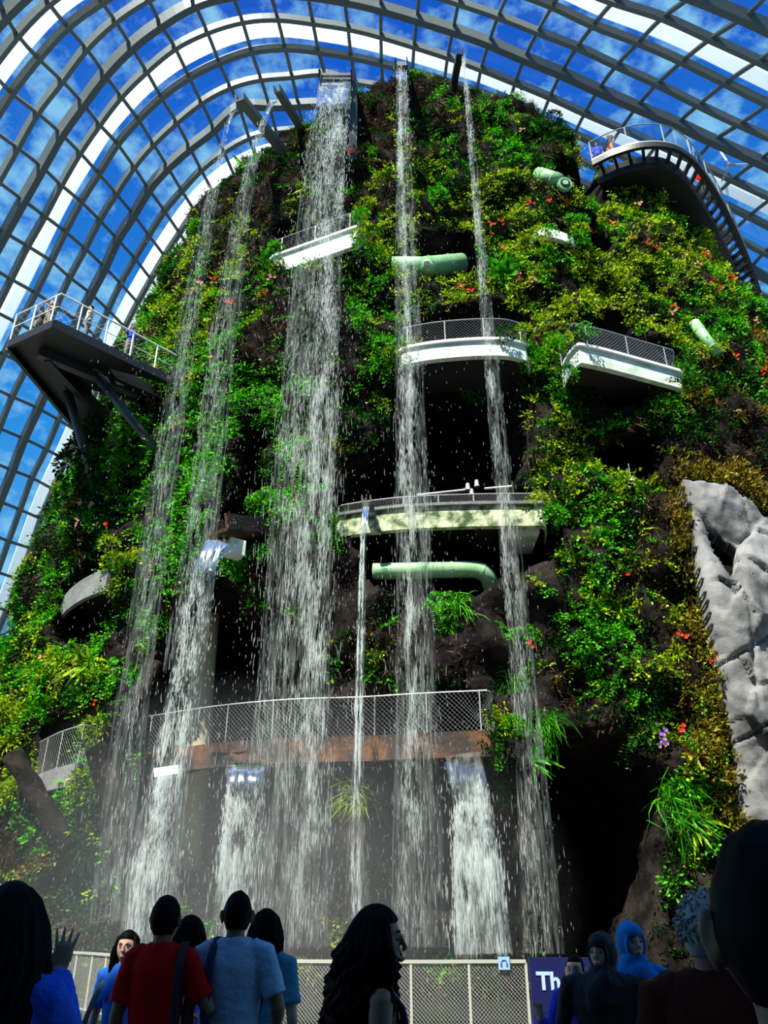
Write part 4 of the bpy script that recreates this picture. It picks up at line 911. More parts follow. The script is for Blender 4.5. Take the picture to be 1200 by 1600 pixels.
# mist over the basin
MIST = True
if MIST:
    m = bpy.data.materials.new('basin_mist'); m.use_nodes = True; t = m.node_tree; t.nodes.clear(); vs_ = t.nodes.new('ShaderNodeVolumeScatter'); vs_.inputs['Color'].default_value = (.9, .96, .92, 1); co_ = t.nodes.new('ShaderNodeTexCoord'); gr_ = t.nodes.new('ShaderNodeTexGradient'); gr_.gradient_type = 'SPHERICAL'; mp_ = t.nodes.new('ShaderNodeMapping'); mp_.inputs['Scale'].default_value = (1 / 7.6, 1 / 2.4, 1 / 5.2); t.links.new(co_.outputs['Object'], mp_.inputs[0]); t.links.new(mp_.outputs[0], gr_.inputs[0]); mu_ = t.nodes.new('ShaderNodeMath'); mu_.operation = 'MULTIPLY'; mu_.inputs[1].default_value = .115; t.links.new(gr_.outputs['Factor'] if 'Factor' in gr_.outputs else gr_.outputs[1], mu_.inputs[0]); t.links.new(mu_.outputs[0], vs_.inputs['Density']); vs_.inputs['Anisotropy'].default_value = .2
    o_ = t.nodes.new('ShaderNodeOutputMaterial'); t.links.new(vs_.outputs[0], o_.inputs['Volume']); M_['mist'] = m
    b = MB(); b.ball((-3.0, 19.6, 2.2), (7.6, 2.4, 5.2), 28, 16); mo = b.build('mist', 'mist', loc=(-3.0, 19.6, 2.2)); tag(mo, 'thin pale mist hanging over the basin at the foot of the waterfalls', 'mist', kind='stuff')
# basin behind the fence and low wet boulders
b = MB(); b.box((-2.0, 19.9, .04), (26, 4.8, .08)); tag(b.build('basin', 'wet'), 'dark shallow water basin behind the wire fence under the waterfalls', 'basin')
# foliage tumbling over the edge of the pale rock
pe, ne = [], []
EDGE = [(1058, 765), (1070, 830), (1078, 900), (1090, 1000), (1108, 1090), (1128, 1150), (1140, 1240), (1150, 1290)]
for _ in range(70):
    k = rp_.randrange(len(EDGE) - 1); t = rp_.random(); x = EDGE[k][0] * (1 - t) + EDGE[k + 1][0] * t + rp_.gauss(-10, 9); y = EDGE[k][1] * (1 - t) + EDGE[k + 1][1] * t
    p, n = hit(x, y, True); pe.append(np.array(p + Vector((0, -.45 + rp_.gauss(0, .15), 0)))); ne.append(np.array([0, -1, .1]))
for _ in range(80):
    x = rp_.uniform(1050, 1260); y = 762 + max(0, x - 1140) * .75 + rp_.gauss(-4, 9); p, n = hit(x, y, True); pe.append(np.array(p + Vector((0, -.6, .1)))); ne.append(np.array([0, -1, .3]))
tag(bake_clumps('foliage', 'rusty', pe, ne, 'tuft', seed=77), 'yellow and reddish leaves spilling over the edge of the pale rock', 'foliage', kind='stuff')

for k, c_, rgh in (('skin', (.56, .34, .24), .6), ('skin_dark', (.27, .13, .07), .6), ('hairblack', (.002, .0018, .002), .6), ('hairgrey', (.34, .31, .28), .6), ('eyewhite', (.22, .20, .18), .4), ('lip', (.30, .07, .06), .5),
                   ('blue', (.012, .10, .60), .8), ('bluetee', (.03, .17, .72), .8), ('redtee', (.52, .004, .004), .85), ('paleblue', (.32, .45, .58), .85), ('teal', (.06, .24, .33), .85), ('navyc', (.006, .006, .05), .8), ('black', (.004, .004, .006), .8), ('denim', (.16, .24, .32), .85), ('darkdenim', (.02, .04, .10), .85),
                   ('scarfblue', (.02, .20, .52), .8), ('brownc', (.06, .012, .006), .85), ('orange', (.7, .18, .01), .8), ('whitec', (.5, .5, .48), .8), ('khaki', (.18, .15, .10), .8), ('royal', (.02, .05, .55), .8), ('navy', (.001, .003, .06), .5), ('signtext', (.35, .50, .85), .6), ('signpale', (.22, .40, .62), .5), ('signblue', (.02, .06, .20), .5), ('fence', (.36, .38, .33), .45), ('greybag', (.12, .14, .14), .8)):
    if k.startswith('hair') : M_[k] = mat(k, c_, rgh, spec=.3 if k == 'hairgrey' else .05)
    elif k in ('blue', 'bluetee', 'redtee', 'paleblue', 'teal', 'scarfblue', 'denim', 'brownc'): M_[k] = mat(k + '_cloth', c_, rgh, 0, (tuple(min(1, v * 1.25) for v in c_), 5, .3, .7), (60, .2), .1)
    else: M_[k] = mat(k + '_finish', c_, rgh)

# ------------------------------------------------------------------ fence, signs
ZR_ = 1.12
fp = [on_z(60, 1486, ZR_), on_z(130, 1489, ZR_), on_z(200, 1494, ZR_), on_z(300, 1498.5, ZR_), on_z(440, 1501.5, ZR_), on_z(620, 1502.5, ZR_), on_z(821, 1502, ZR_)]
P = [p - Vector((0, 0, ZR_)) for p in catmull(fp, 8)]
fence = empty('wire_fence', P[-1]); tag(fence, 'pale metal fence with diamond wire mesh between the visitors and the waterfalls', 'fence')
o = Vector(P[-1]); Lf = cum(P)
MB().rail([p - o + Vector((0, 0, 1.12)) for p in P], UP[:1] * len(P), .06, .05).build('top_rail', 'fence', fence)
MB().rail([p - o + Vector((0, 0, .10)) for p in P], UP[:1] * len(P), .03, .03).build('bottom_rail', 'fence', fence)
k = 0
while k < Lf[-1] + .01:
    p = at_len(P, Lf, Lf[-1] - k) - o; MB().box(p + Vector((0, 0, .55)), (.04, .04, 1.1)).build('post', 'fence', fence); k += .945
b = MB(); k = -1.0
while k < Lf[-1]:
    for sg_ in (1, -1):
        s0, s1 = max(k, 0), min(k + 1.0, Lf[-1]); z0, z1 = (.1 + (s0 - k), .1 + (s1 - k)) if sg_ > 0 else (1.1 - (s0 - k), 1.1 - (s1 - k))
        if s1 - s0 > .02:
            n_ = 3; q = [at_len(P, Lf, s0 + (s1 - s0) * t / n_) - o + Vector((0, 0, z0 + (z1 - z0) * t / n_)) for t in range(n_ + 1)]; b.tube(q, .0032, 3, caps=False)
    k += .062
b.build('wire_mesh', 'fence', fence)
# audio-guide sign clipped to the fence: a pale square with a headphone figure
c = on_y(787.5, 1505, on_z(787, 1502, ZR_).y - .08); sg = empty('audio_guide_sign', c); tag(sg, 'small pale blue square sign with a headphone figure on the fence rail', 'sign')
MB().box((0, 0, 0), (.185, .012, .185)).build('board', 'signpale', sg)
b = MB(); b.tube([Vector((.045 * math.cos(a), -.012, .045 * math.sin(a))) for a in np.linspace(-.3, math.pi + .3, 15)], .006, 6); 
for s in (-1, 1): b.box((s * .046, -.012, -.022), (.022, .012, .045))
b.build('headphone_figure', 'signblue', sg)
# dark blue board
c = on_y(868, 1550, 8.6); bd = empty('information_board', (c.x, 8.6, 0)); tag(bd, 'dark blue information board with pale letters beside the end of the fence', 'sign')
zt = on_y(850, 1496, 8.6).z; x0 = on_y(829, 1540, 8.6).x - c.x
MB().box(((x0 + .9) / 2, 0, (zt + .1) / 2), (.9 - x0, .06, zt - .1)).build('board', 'navy', bd)
for s in (x0 + .1, .8): MB().box((s, 0, .05), (.06, .3, .1)).build('foot', 'steel', bd)
cu = bpy.data.curves.new('lettering', 'FONT'); cu.body = 'Th'; cu.size = .20; cu.extrude = .004; cu.offset = .006
to = bpy.data.objects.new('lettering', cu); COL.objects.link(to); dg = bpy.context.evaluated_depsgraph_get(); me_ = bpy.data.meshes.new_from_object(to.evaluated_get(dg)); bpy.data.objects.remove(to)
tl = on_y(840, 1546, 8.56); to = link('lettering', me_, 'signtext', bd); to.rotation_euler = (R(90), 0, 0); to.location = (tl.x - c.x, -.035, tl.z)

# ------------------------------------------------------------------ people
def lerp(a, b_, t): return a + (b_ - a) * t
def finger(b, p, d, n, L, r, curl):
    P = [Vector(p)]; d = Vector(d).normalized(); ax = Vector(n).cross(d).normalized()
    for f, c_ in zip((.45, .32, .23), (curl * .6, curl, curl * .8)):
        d = Matrix.Rotation(c_, 3, ax) @ d; P.append(P[-1] + d * L * f)
    b.tube(P, [r, r * .95, r * .85, r * .7], 8, round_=True)
def hand(b, w_, d, n, side, curl=.35, s=1.0):
    """w_ wrist, d pointing to the fingers, n out of the palm's back -> curl goes away from n; side: direction of the thumb"""
    d = Vector(d).normalized(); n = Vector(n); n = (n - d * n.dot(d)).normalized(); t = Vector(side); t = (t - d * t.dot(d) - n * t.dot(n)).normalized()
    b.tube([w_, w_ + d * .03 * s, w_ + d * .06 * s, w_ + d * .092 * s], [(.026 * s, .018 * s), (.034 * s, .016 * s), (.040 * s, .015 * s), (.038 * s, .012 * s)], 12, hint=t, round_=True)
    for k, (f, L) in enumerate(((.029, .072), (.010, .080), (-.010, .075), (-.029, .060))):
        finger(b, w_ + d * .088 * s + t * f * s, d + t * (.24 - .16 * k), -n, L * s, .0078 * s, -curl)
    finger(b, w_ + d * .03 * s + t * .028 * s, d * .7 + t * .75, -n, .062 * s, .0095 * s, -curl * .5)
def head_fn(sc=1.0):
    def fn(d, q):
        x, y, z = q
        if d.z < 0: x *= 1 - .22 * (-d.z) ** 1.2 - .16 * max(0, -d.z - .3); 
        if d.z < 0 and d.y < 0: y *= 1 - .45 * (-d.z) ** 1.5
        if d.y > 0:
            y *= 1 - .10 * d.y ** 3 * (1 if abs(d.z) < .5 else .6)
            for s in (-1, 1): y -= .014 * math.exp(-(((x - s * .031) / .015) ** 2 + ((z - .012) / .011) ** 2))
            y += .005 * math.exp(-((z - .034) / .009) ** 2) * math.exp(-(x / .045) ** 2)
            y += .010 * math.exp(-(((z + .092) / .016) ** 2 + (x / .022) ** 2))
            y += .004 * math.exp(-(((z + .052) / .016) ** 2 + (x / .028) ** 2))
        return Vector((x, y, z))
    return fn
def make_person(label, px, top_py, Y, face, skin, top, bottom, hair, hair_kind, arms=None, female=False, sleeve='short', coarse=False, tilt=(0, 0), tank=False, shirt_len=.90, feet_z=None, group=None, wide=1.0, head_turn=0.0, p3=None, cat='person', robe=False, glasses=False, lean=0.0):
    if p3 is None: t_ = on_y(px, top_py, Y); x_, y_, zt_ = t_.x, Y, t_.z; base = 0.0
    else: x_, y_, base = p3; zt_ = base + 1.70
    s = (zt_ - base) / 1.685
    root = empty('person', (x_, y_, base), R(face)); root.scale = (s, s, s); tag(root, label, cat, group)
    wd = (1.0 if not female else .90) * wide
    HC = Vector((0, .014, 1.560)); Rz = Matrix.Rotation(R(head_turn), 3, 'Z') @ Matrix.Rotation(R(tilt[0]), 3, 'X') @ Matrix.Rotation(R(tilt[1]), 3, 'Y')
    def hp(v): return HC + Rz @ Vector(v)
    b = MB(); fn = head_fn()
    b.ball(HC, (.076, .096, .117), 28, 20, lambda d, q: Rz @ fn(d, q))
    if not coarse:
        b.tube([hp((0, .086, .030)), hp((0, .097, .006)), hp((0, .108, -.016)), hp((0, .098, -.026))], [(.007, .007), (.009, .009), (.015, .010), (.012, .005)], 10, hint=Rz @ Vector((1, 0, 0)), round_=True)
        b.tube([hp((-.024, .083, -.052)), hp((0, .096, -.050)), hp((.024, .083, -.052))], [.003, .0065, .003], 8)
        b.tube([hp((-.020, .082, -.060)), hp((0, .094, -.062)), hp((.020, .082, -.060))], [.003, .0065, .003], 8)
    for sg_ in ((-1, 1) if hair_kind != 'hijab' else ()):
        E0 = hp((sg_ * .078, -.004, -.004))
        b.tube([E0 + Rz @ Vector((sg_ * .004, .012, -.030)), E0 + Rz @ Vector((sg_ * .010, .002, -.012)), E0 + Rz @ Vector((sg_ * .014, -.006, .012)), E0 + Rz @ Vector((sg_ * .010, -.004, .030)), E0 + Rz @ Vector((sg_ * .003, .012, .028))], [.007, .008, .009, .008, .006], 8, round_=True)
        b.ball(E0 + Rz @ Vector((sg_ * .004, 0, 0)), (.008, .018, .026), 10, 8)
    b.tube([hp((0, -.012, -.06)), Vector((0, .0, 1.47)), Vector((0, .004, 1.41))], [(.052, .056), (.052, .054), (.065, .052)], 16, hint=(1, 0, 0))
    b.tube([Vector((0, -.005, .86)), Vector((0, -.003, 1.02)), Vector((0, 0, 1.22)), Vector((0, -.005, 1.35)), Vector((0, -.008, 1.415)), Vector((0, -.01, 1.44))],
           [(.150 * wd, .100), (.125 * wd, .088), (.150 * wd, .105), (.172 * wd, .098), (.13 * wd, .075), (.06, .05)], 20, hint=(1, 0, 0), round_=True)
    if female and tank:
        for sg_ in (-1, 1): b.ball((sg_ * .07, .07, 1.25), (.06, .05, .06), 14, 10)
    for sg_ in (-1, 1):
        b.tube([Vector((sg_ * .085, 0, .88)), Vector((sg_ * .10, .01, .48)), Vector((sg_ * .10, -.01, .09))], [.088, .056, .036], 14)
        b.tube([Vector((sg_ * .10, -.04, .045)), Vector((sg_ * .105, .14, .035))], [(.036, .038), (.04, .025)], 10, hint=(1, 0, 0), round_=True)
    arms = arms or {}
    AR = {}
    for sg_, key in ((-1, 'L'), (1, 'R')):
        sh_ = Vector((sg_ * .175 * wd, -.005, 1.375)); el, wr, hd, bk, th, cl = arms.get(key, ((sg_ * .235 * wd, -.03, 1.10), (sg_ * .235 * wd, .05, .86), (0, .15, -1), (sg_, 0, 0), (0, 1, 0), .3))
        el, wr = Vector(el), Vector(wr); AR[key] = (sh_, el, wr)
        m1 = sh_.lerp(el, .4); m2 = el.lerp(wr, .3)
        k_ = .88 if female else 1.0
        b.tube([sh_, m1, el, m2, wr], [(.050 * k_, .050 * k_), (.046 * k_, .047 * k_), (.037 * k_, .038 * k_), (.038 * k_, .037 * k_), (.024, .026)], 14, round_=True)
        if not coarse: hand(b, wr, hd, bk, th, cl, .92 if female else 1.0)
        else: b.ball(wr + Vector(hd).normalized() * .05, (.035, .035, .045), 8, 6)
    bo = b.build('body', skin, root); bake(bo, [('REMESH', dict(mode='VOXEL', voxel_size=.0048 if not coarse else .014)), ('SMOOTH', dict(factor=.5, iterations=2))])
    # trousers or skirt
    b = MB()
    if bottom:
        if robe: b.tube([Vector((0, 0, 1.0)), Vector((0, 0, .6)), Vector((0, 0, .12))], [(.17, .12), (.22, .17), (.28, .22)], 24, hint=(1, 0, 0))
        else:
            for sg_ in (-1, 1): b.tube([Vector((sg_ * .078, 0, .93)), Vector((sg_ * .085, 0, .80)), Vector((sg_ * .10, .012, .48)), Vector((sg_ * .10, -.01, .10))], [(.092, .11), (.098, .105), (.072, .074), (.062, .064)], 16, hint=(1, 0, 0))
            b.tube([Vector((0, -.005, .84)), Vector((0, -.005, .92)), Vector((0, -.005, 1.0))], [(.165 * wd, .118), (.16 * wd, .112), (.142 * wd, .102)], 20, hint=(1, 0, 0))
        q = b.build('skirt' if robe else 'trousers', bottom, root); bake(q, [('REMESH', dict(mode='VOXEL', voxel_size=.013)), ('SMOOTH', dict(factor=.5, iterations=3))])
    # top
    b = MB(); ex_ = .014
    def fold(p, k=1): return 1 + .035 * k * noise.noise(Vector((p[0] * 9, p[1] * 9, p[2] * 7 + px * .1)))
    zs_ = [shirt_len, .98, 1.06, 1.15, 1.24, 1.32, 1.38, 1.41] + ([] if tank else [1.435, 1.455])
    ws_ = {shirt_len: (.172, .125), .98: (.158, .118), 1.06: (.148 if female else .165, .108), 1.15: (.152 if female else .172, .112), 1.24: (.170, .122), 1.32: (.184, .118), 1.38: (.178, .104), 1.41: (.155, .094), 1.435: (.115, .084), 1.455: (.080, .074)}
    if tank:
        ws_.update({1.32: (.150, .112), 1.38: (.128, .09), 1.41: (.11, .075)}); zs_ = [shirt_len, .98, 1.06, 1.15, 1.24, 1.30]; ws_[1.30] = (.158, .115)
        for sg_ in (-1, 1):
            b.tube([Vector((sg_ * .095, .105, 1.26)), Vector((sg_ * .105, .085, 1.35)), Vector((sg_ * .105, .02, 1.428)), Vector((sg_ * .10, -.07, 1.38)), Vector((sg_ * .09, -.105, 1.26))], [(.022, .012)] * 5, 8, hint=(1, 0, 0))
            b.ball((sg_ * .07, .075, 1.24), (.068, .055, .066), 14, 10)
    elif female:
        for sg_ in (-1, 1): b.ball((sg_ * .07, .07, 1.25), (.07, .055, .07), 14, 10)
    b.tube([Vector((.004 * noise.noise(Vector((0, z * 8, px))), .0, z)) for z in zs_], [(ws_[z][0] * wd * fold((0, px, z)), ws_[z][1] * fold((px, 0, z))) for z in zs_], 28, hint=(1, 0, 0))
    if not tank:
        for key in 'LR':
            sh_, el, wr = AR[key]; e2 = sh_.lerp(el, .78) if sleeve == 'short' else el
            s_in = Vector((sh_.x * .62, sh_.y, sh_.z + .012))
            if sleeve == 'short': b.tube([s_in, sh_, sh_.lerp(el, .45), e2], [(.062, .07), (.068, .068), (.064, .066), (.068, .066)], 18)
            else: b.tube([s_in, sh_, sh_.lerp(el, .5), el, el.lerp(wr, .5), el.lerp(wr, .95)], [.066, .068, .060, .054, .048, .040], 16)
    q = b.build('shirt' if not robe else 'tunic', top, root); bake(q, [('REMESH', dict(mode='VOXEL', voxel_size=.0085 if not coarse else .015)), ('SMOOTH', dict(factor=.5, iterations=4))])
    if not coarse:
        md = q.modifiers.new('folds', 'DISPLACE'); tx = bpy.data.textures.get('folds') or bpy.data.textures.new('folds', 'CLOUDS'); tx.noise_scale = .12; md.texture = tx; md.strength = .022; md.mid_level = .5
    # hair or headscarf
    b = MB(); rr_ = random.Random(int(px) + 5)
    if hair_kind in ('short', 'tousled'):
        def hf(d, q_):
            q_ = fn(d, q_) * 1.0; g_ = 1.065 + .04 * noise.noise(d * 3 + Vector((px, 0, 0))) + .03 * noise.noise(d * 9 + Vector((0, px, 0)))
            front = d.y > .35 and d.z < .55; low = d.z < -.62
            side = d.z < -.02 and d.y > -.05
            if front or low or side: g_ = .90
            return Rz @ Vector((q_.x * g_, q_.y * g_ - .004, q_.z * (g_ + .02) + .004))
        b.ball(HC, (.076, .096, .117), 56, 40, hf)
        if hair_kind == 'tousled':
            for _ in range(260):
                u = rr_.uniform(-.2, 1); a = rr_.uniform(0, 2 * math.pi); d = Vector((math.cos(a) * math.sqrt(1 - u * u), math.sin(a) * math.sqrt(1 - u * u), u))
                if (d.y > .45 and d.z < .6) or (d.z < 0 and d.y > 0): continue
                p0 = fn(d, Vector((d.x * .076, d.y * .096, d.z * .117))) * 1.06; dd = (d * .45 + Vector((rr_.gauss(0, .6), rr_.gauss(0, .5), rr_.gauss(.1, .35)))).normalized(); ln = rr_.uniform(.015, .035)
                b.tube([hp(p0), hp(p0 + dd * ln * .6 + d * .004), hp(p0 + dd * ln)], [.006, .005, .0015], 5)
    elif hair_kind == 'hijab':
        b.ball(hp((0, -.034, .006)), (.094, .104, .136), 30, 20); b.ball(hp((0, .004, .066)), (.078, .092, .066), 24, 16)
        b.tube([hp((.0 + .062 * math.cos(a), .058 + .010 * math.sin(a), -.002 + .090 * math.sin(a))) for a in np.linspace(0, 2 * math.pi, 24)], .013, 8)
        b.tube([hp((0, -.01, -.07)), Vector((0, .005, 1.44)), Vector((0, .005, 1.38)), Vector((0, .005, 1.27))], [(.085, .095), (.105, .10), (.175, .13), (.19, .145)], 24, hint=(1, 0, 0))
        b.tube([hp((-.05, .075, -.095)), Vector((-.02, .12, 1.42)), Vector((.06, .14, 1.33)), Vector((.08, .145, 1.22))], [(.03, .015), (.05, .02), (.06, .02), (.03, .012)], 12)
    else:
        L, wav, thick = {'long': (.46, .006, .016), 'verylong': (.62, .012, .02), 'curly': (.42, .030, .016), 'bob': (.20, .006, .016), 'bun': (.10, .004, .014)}[hair_kind]
        def hf(d, q_):
            q_ = fn(d, q_); g_ = 1.12
            if d.y > .42 and d.z < .50: g_ = .88
            if d.z < -.55: g_ = .9
            return Rz @ Vector((q_.x * g_, q_.y * g_ - .006, q_.z * (g_ + .01) + .004))
        b.ball(HC, (.078, .098, .119), 36, 26, hf)
        for k in range(110 if hair_kind != 'bob' else 80):
            a = R(rr_.uniform(62, 298)) ; d = Vector((math.sin(a), math.cos(a), 0)); v = 1.06 + .12 * rr_.random() * (2.2 if hair_kind in ('curly', 'verylong') else 1)
            pts = [Vector((d.x * .045, d.y * .05 - .01, .112)), Vector((d.x * .072, d.y * .085, .075)), Vector((d.x * .084 * v, d.y * .103 * v, .0))]; l_ = L * rr_.uniform(.75, 1.0); m_ = 9; ph = rr_.uniform(0, 6)
            out_ = []
            for q_ in range(1, m_ + 1):
                t = q_ / m_; back = Vector((0, -.02 * t, 0)); spread = 1 + (.30 if hair_kind in ('curly', 'verylong') else .06) * math.sin(min(1, t * 1.4) * math.pi * .55)
                fx = d.x * .086 * v * spread; fy = d.y * .104 * v * spread
                if d.y > .2: fy = min(fy, .05); 
                out_.append(Vector((fx + wav * math.sin(t * 22 + ph), fy + wav * math.cos(t * 19 + ph), -l_ * t)) + back)
            head_pts = [hp(p_) for p_ in pts]; low = [HC + Rz @ Vector((p_.x, p_.y, 0)) + Vector((0, 0, p_.z)) for p_ in out_]
            b.tube(head_pts + low, [thick * .6, thick, thick] + [thick * (1 - .1 * q_ / m_) for q_ in range(m_ - 2)] + [thick * .6, thick * .25], 6)
    q = b.build('headscarf' if hair_kind == 'hijab' else 'hair', hair, root, smooth=True)
    if hair_kind == 'hijab': bake(q, [('REMESH', dict(mode='VOXEL', voxel_size=.008)), ('SMOOTH', dict(factor=.5, iterations=4))])
    if not coarse:
        for sg_ in (-1, 1):
            e_ = MB().ball(hp((sg_ * .031, .0715, .012)), .0100, 12, 8).build('eye', 'eyewhite', root, smooth=True)
            MB().ball(hp((sg_ * .031, .0765, .012)), .0068, 10, 8).build('iris', 'hairblack', e_, smooth=True)
            MB().tube([hp((sg_ * .016, .086, .036)), hp((sg_ * .034, .085, .041)), hp((sg_ * .050, .072, .036))], [.0025, .0035, .0015], 6).build('eyebrow', 'hairblack', root)
        MB().tube([hp((-.023, .0855, -.055)), hp((0, .0990, -.056)), hp((.023, .0855, -.055))], [.002, .0062, .002], 8).build('lips', 'lip', root, smooth=True)
    if glasses:
        MB().tube([hp((-.086, -.01, .012)), hp((-.084, .06, .016)), hp((-.05, .10, .014)), hp((0, .108, .018)), hp((.05, .10, .014)), hp((.084, .06, .016)), hp((.086, -.01, .012))], .003, 6).build('glasses', 'hairblack', root)
    return root
def bag(label, person_, strap, body_c, size, m, name='shoulder_bag'):
    s = person_.scale[0]; mw = Matrix.Translation(person_.location) @ person_.rotation_euler.to_matrix().to_4x4() @ Matrix.Scale(s, 4)
    root = empty(name, mw @ Vector(body_c)); root.rotation_euler = person_.rotation_euler; root.scale = person_.scale; tag(root, label, 'bag')
    c = Vector(body_c); b = MB()
    def bf(d, q): k = max(abs(d.x), abs(d.y), abs(d.z)); return q * (.72 + .28 / max(k, .5) * .8)
    b.ball((0, 0, 0), size, 24, 16, bf); b.build('bag_body', m, root, smooth=True)
    P_ = catmull([Vector(p) - c for p in strap], 6); MB().tube(P_, [(.022, .004)] * len(P_), 8, hint=(1, 0, 0)).build('strap', m, root)
    return root
raiseR = ((.17, .24, 1.24), (.04, .42, 1.42), (.02, .2, 1), (.3, -1, 0), (-1, 0, 0), .25)
p = make_person('long-haired person in a blue top with one raised hand at the far left', 22, 1382, 2.9, 0, 'skin_dark', 'blue', 'darkdenim', 'hairblack', 'verylong', arms={'R': raiseR}, female=True, sleeve='long')
wt = MB(); sR = p.scale[0]; wpos = Matrix.Translation(p.location) @ Matrix.Scale(sR, 4) @ Vector((.045, .405, 1.405)); wt.tube([wpos - Vector((0, .006, .018)), wpos + Vector((0, .006, .018))], [(.032, .034), (.032, .034)], 14); tag(wt.build('wristwatch', 'black'), 'dark wristwatch on the raised wrist at the far left', 'watch')
p = make_person('smiling woman in a bright blue tee and jeans before the fence', 203, 1455, 6.9, 172, 'skin', 'bluetee', 'denim', 'hairblack', 'long', female=True, head_turn=6)
bag('slouchy grey shoulder bag hanging beside the woman in the blue tee', p, [(.10, .0, 1.43), (.16, .10, 1.25), (.22, .12, 1.05), (.25, .04, .92), (.24, -.06, 1.05), (.16, -.09, 1.3), (.10, 0, 1.43)], (.26, .03, .80), (.07, .12, .17), 'greybag')
p = make_person('man in a red tee seen from behind with a black strap over the right shoulder', 262, 1400, 5.3, -6, 'skin_dark', 'redtee', 'darkdenim', 'hairblack', 'short', arms={'R': ((.30, .0, 1.13), (.20, .22, 1.08), (-.5, 1, .1), (0, 0, 1), (-1, 0, 0), .8)}, wide=.84, head_turn=-8)
bag('black bag strap and bag worn by the man in the red tee', p, [(.13, .06, 1.40), (.135, -.01, 1.452), (.15, -.12, 1.33), (.16, -.15, 1.10), (.17, -.16, .95)], (.18, -.17, .84), (.13, .05, .11), 'black')
p = make_person('dark-haired person half hidden between the red tee and pale blue shirt', 300, 1432, 6.3, 60, 'skin', 'royal', 'darkdenim', 'hairblack', 'bob', female=True)
p = make_person('man in a loose pale blue shirt seen from behind with a dark bag strap', 373, 1393, 5.4, -4, 'skin_dark', 'paleblue', 'denim', 'hairblack', 'short', wide=.96, head_turn=14, arms={'R': ((.27, -.02, 1.12), (.22, .18, 1.0), (-.2, 1, 0), (1, 0, 0), (0, 0, 1), .6)})
bag('large dark navy bag slung behind the man in the pale blue shirt', p, [(-.09, .07, 1.38), (-.09, -.01, 1.455), (-.10, -.13, 1.33), (-.09, -.16, 1.10), (-.05, -.19, .93)], (.06, -.20, .80), (.20, .07, .20), 'navyc')
p = make_person('woman in teal with long black hair beside the pale blue shirt', 416, 1422, 5.9, -14, 'skin', 'teal', 'darkdenim', 'hairblack', 'long', female=True, wide=1.05)
p = make_person('woman in a dark tank top with long curly black hair walking to the right', 585, 1417, 3.5, -78, 'skin_dark', 'navyc', 'black', 'hairblack', 'curly', female=True, tank=True, head_turn=-16)
nk = MB(); s_ = p.scale[0]; mw = Matrix.Translation(p.location) @ p.rotation_euler.to_matrix().to_4x4() @ Matrix.Scale(s_, 4)
nk.tube([mw @ Vector(q) for q in ((-.075, .03, 1.425), (-.05, .085, 1.38), (0, .118, 1.335), (.05, .085, 1.38), (.075, .03, 1.425))], .0018, 5); nk.ball(mw @ Vector((0, .122, 1.322)), .008, 8, 6); tag(nk.build('necklace', 'galv'), 'fine necklace with a pendant on the curly-haired woman', 'necklace')
hold = lambda s: ((s * .24, .06, 1.12), (s * .06, .24, 1.20), (-s, .25, .15), (0, -1, .3), (0, .2, 1), .7)
p = make_person('woman in a black robe and black headscarf beside the blue information board', 936, 1458, 5.8, 160, 'skin', 'black', 'black', 'black', 'hijab', female=True, sleeve='long', robe=True, wide=1.5, head_turn=-18)
sc_ = MB(); mw = Matrix.Translation(p.location) @ p.rotation_euler.to_matrix().to_4x4() @ Matrix.Scale(p.scale[0], 4)
sc_.tube([mw @ Vector(q) for q in ((.20, .17, 1.13), (.08, .205, 1.06), (-.10, .21, 1.0), (-.26, .15, .93))], [(.03, .008), (.045, .008), (.05, .008), (.05, .008)], 10, hint=(0, 0, 1)); tag(sc_.build('patterned_sash', 'scarfblue'), 'blue patterned cloth band across the black robe', 'sash')
p = make_person('woman in a blue headscarf and blue dress with black sleeves, pointing to the left', 983, 1442, 6.0, 168, 'skin', 'bluetee', 'scarfblue', 'scarfblue', 'hijab', female=True, sleeve='long', arms={'L': hold(-1), 'R': ((.25, .02, 1.12), (.10, .25, 1.17), (1, .3, .1), (0, -.3, 1), (0, 1, .3), .5)}, robe=True, head_turn=22)
for q in [c_ for c_ in p.children if c_.name.startswith('tunic')]: q.data.materials[0] = M_['scarfblue']
b = MB()
for sg_, el, wr in ((-1, (-.24, .06, 1.12), (-.06, .24, 1.20)), (1, (.25, .02, 1.12), (.10, .25, 1.17))):
    b.tube([Vector((sg_ * .15, 0, 1.38)), Vector((sg_ * .19, .01, 1.3)), Vector(el), Vector(el).lerp(Vector(wr), .8)], [.068, .068, .06, .045], 14)
b.build('black_sleeves', 'black', p, smooth=True)
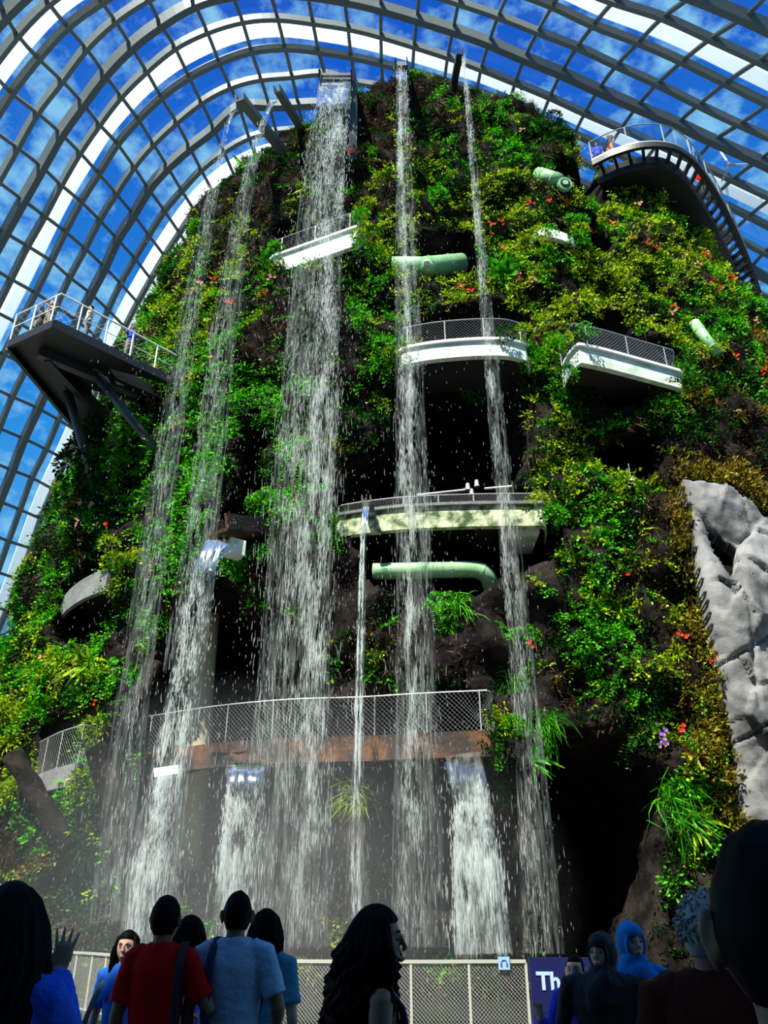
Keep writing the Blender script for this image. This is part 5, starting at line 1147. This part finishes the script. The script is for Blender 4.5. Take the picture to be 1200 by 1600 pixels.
p = make_person('short person in a royal blue jacket half hidden behind the black robe', 898, 1492, 6.8, 150, 'skin', 'royal', 'darkdenim', 'hairblack', 'short', sleeve='long', arms={'R': ((.26, .10, 1.10), (.26, .28, 1.22), (0, .3, 1), (0, -1, 0), (-1, 0, 0), .6)})
p = make_person('person with tousled grey hair and dark brown clothes, partly hidden by the nearest head', 1092, 1398, 3.2, -25, 'skin_dark', 'brownc', 'black', 'hairgrey', 'tousled', sleeve='long', wide=1.1, arms={'R': ((.26, .10, 1.15), (.16, .30, 1.25), (-.3, 1, .2), (0, 0, 1), (-1, 0, 0), .9)})
p = make_person('large dark head and shoulders of a nearby man at the right edge, ear in view', 1196, 1288, 1.10, -10, 'skin_dark', 'black', 'black', 'hairblack', 'short', wide=1.0, head_turn=-10)
# people on the platform and the skywalk
far = [('person in a white cap leaning at the outer corner of the left platform', on_z(62, 522, 20.02), 150, 'khaki', 'khaki', 'whitec'),
       ('person in a grey top beside the outer corner post of the left platform', on_z(45, 530, 20.02), 60, 'greybag', 'khaki', 'hairblack'),
       ('person in a white top with a yellow bag on the left platform', on_z(125, 528, 20.02), 110, 'whitec', 'greybag', 'hairblack'),
       ('man in a royal blue tee and grey shorts standing on the left platform', on_z(193, 558, 20.02), -150, 'royal', 'khaki', 'hairblack'),
       ('man in a bright blue tee at the near end of the skywalk', on_z(936, 254, 31.85), 160, 'royal', 'black', 'hairblack'),
       ('person in a dark top and orange trousers at the near end of the skywalk', on_z(956, 240, 31.85), 110, 'brownc', 'orange', 'hairblack'),
       ('person in red further along the skywalk', on_z(1102, 300, 31.85), 200, 'redtee', 'black', 'hairblack')]
phone = ((.24, .12, 1.15), (.10, .26, 1.38), (-.3, .2, 1), (0, -1, 0), (-1, 0, 0), .5); phoneL = ((-.24, .12, 1.15), (-.06, .26, 1.38), (.3, .2, 1), (0, -1, 0), (1, 0, 0), .5)
for k, (lab, q, f, tp, bt, hr) in enumerate(far):
    q = q + Vector((.15, .35, 0)) if k >= 4 else q + Vector((.05, .25, 0))
    make_person(lab, 40 + k, 0, 0, f, 'skin_dark', tp, bt, hr, 'short', coarse=True, p3=(q.x, q.y, q.z), arms={'R': phone, 'L': phoneL} if k in (0, 3) else None)
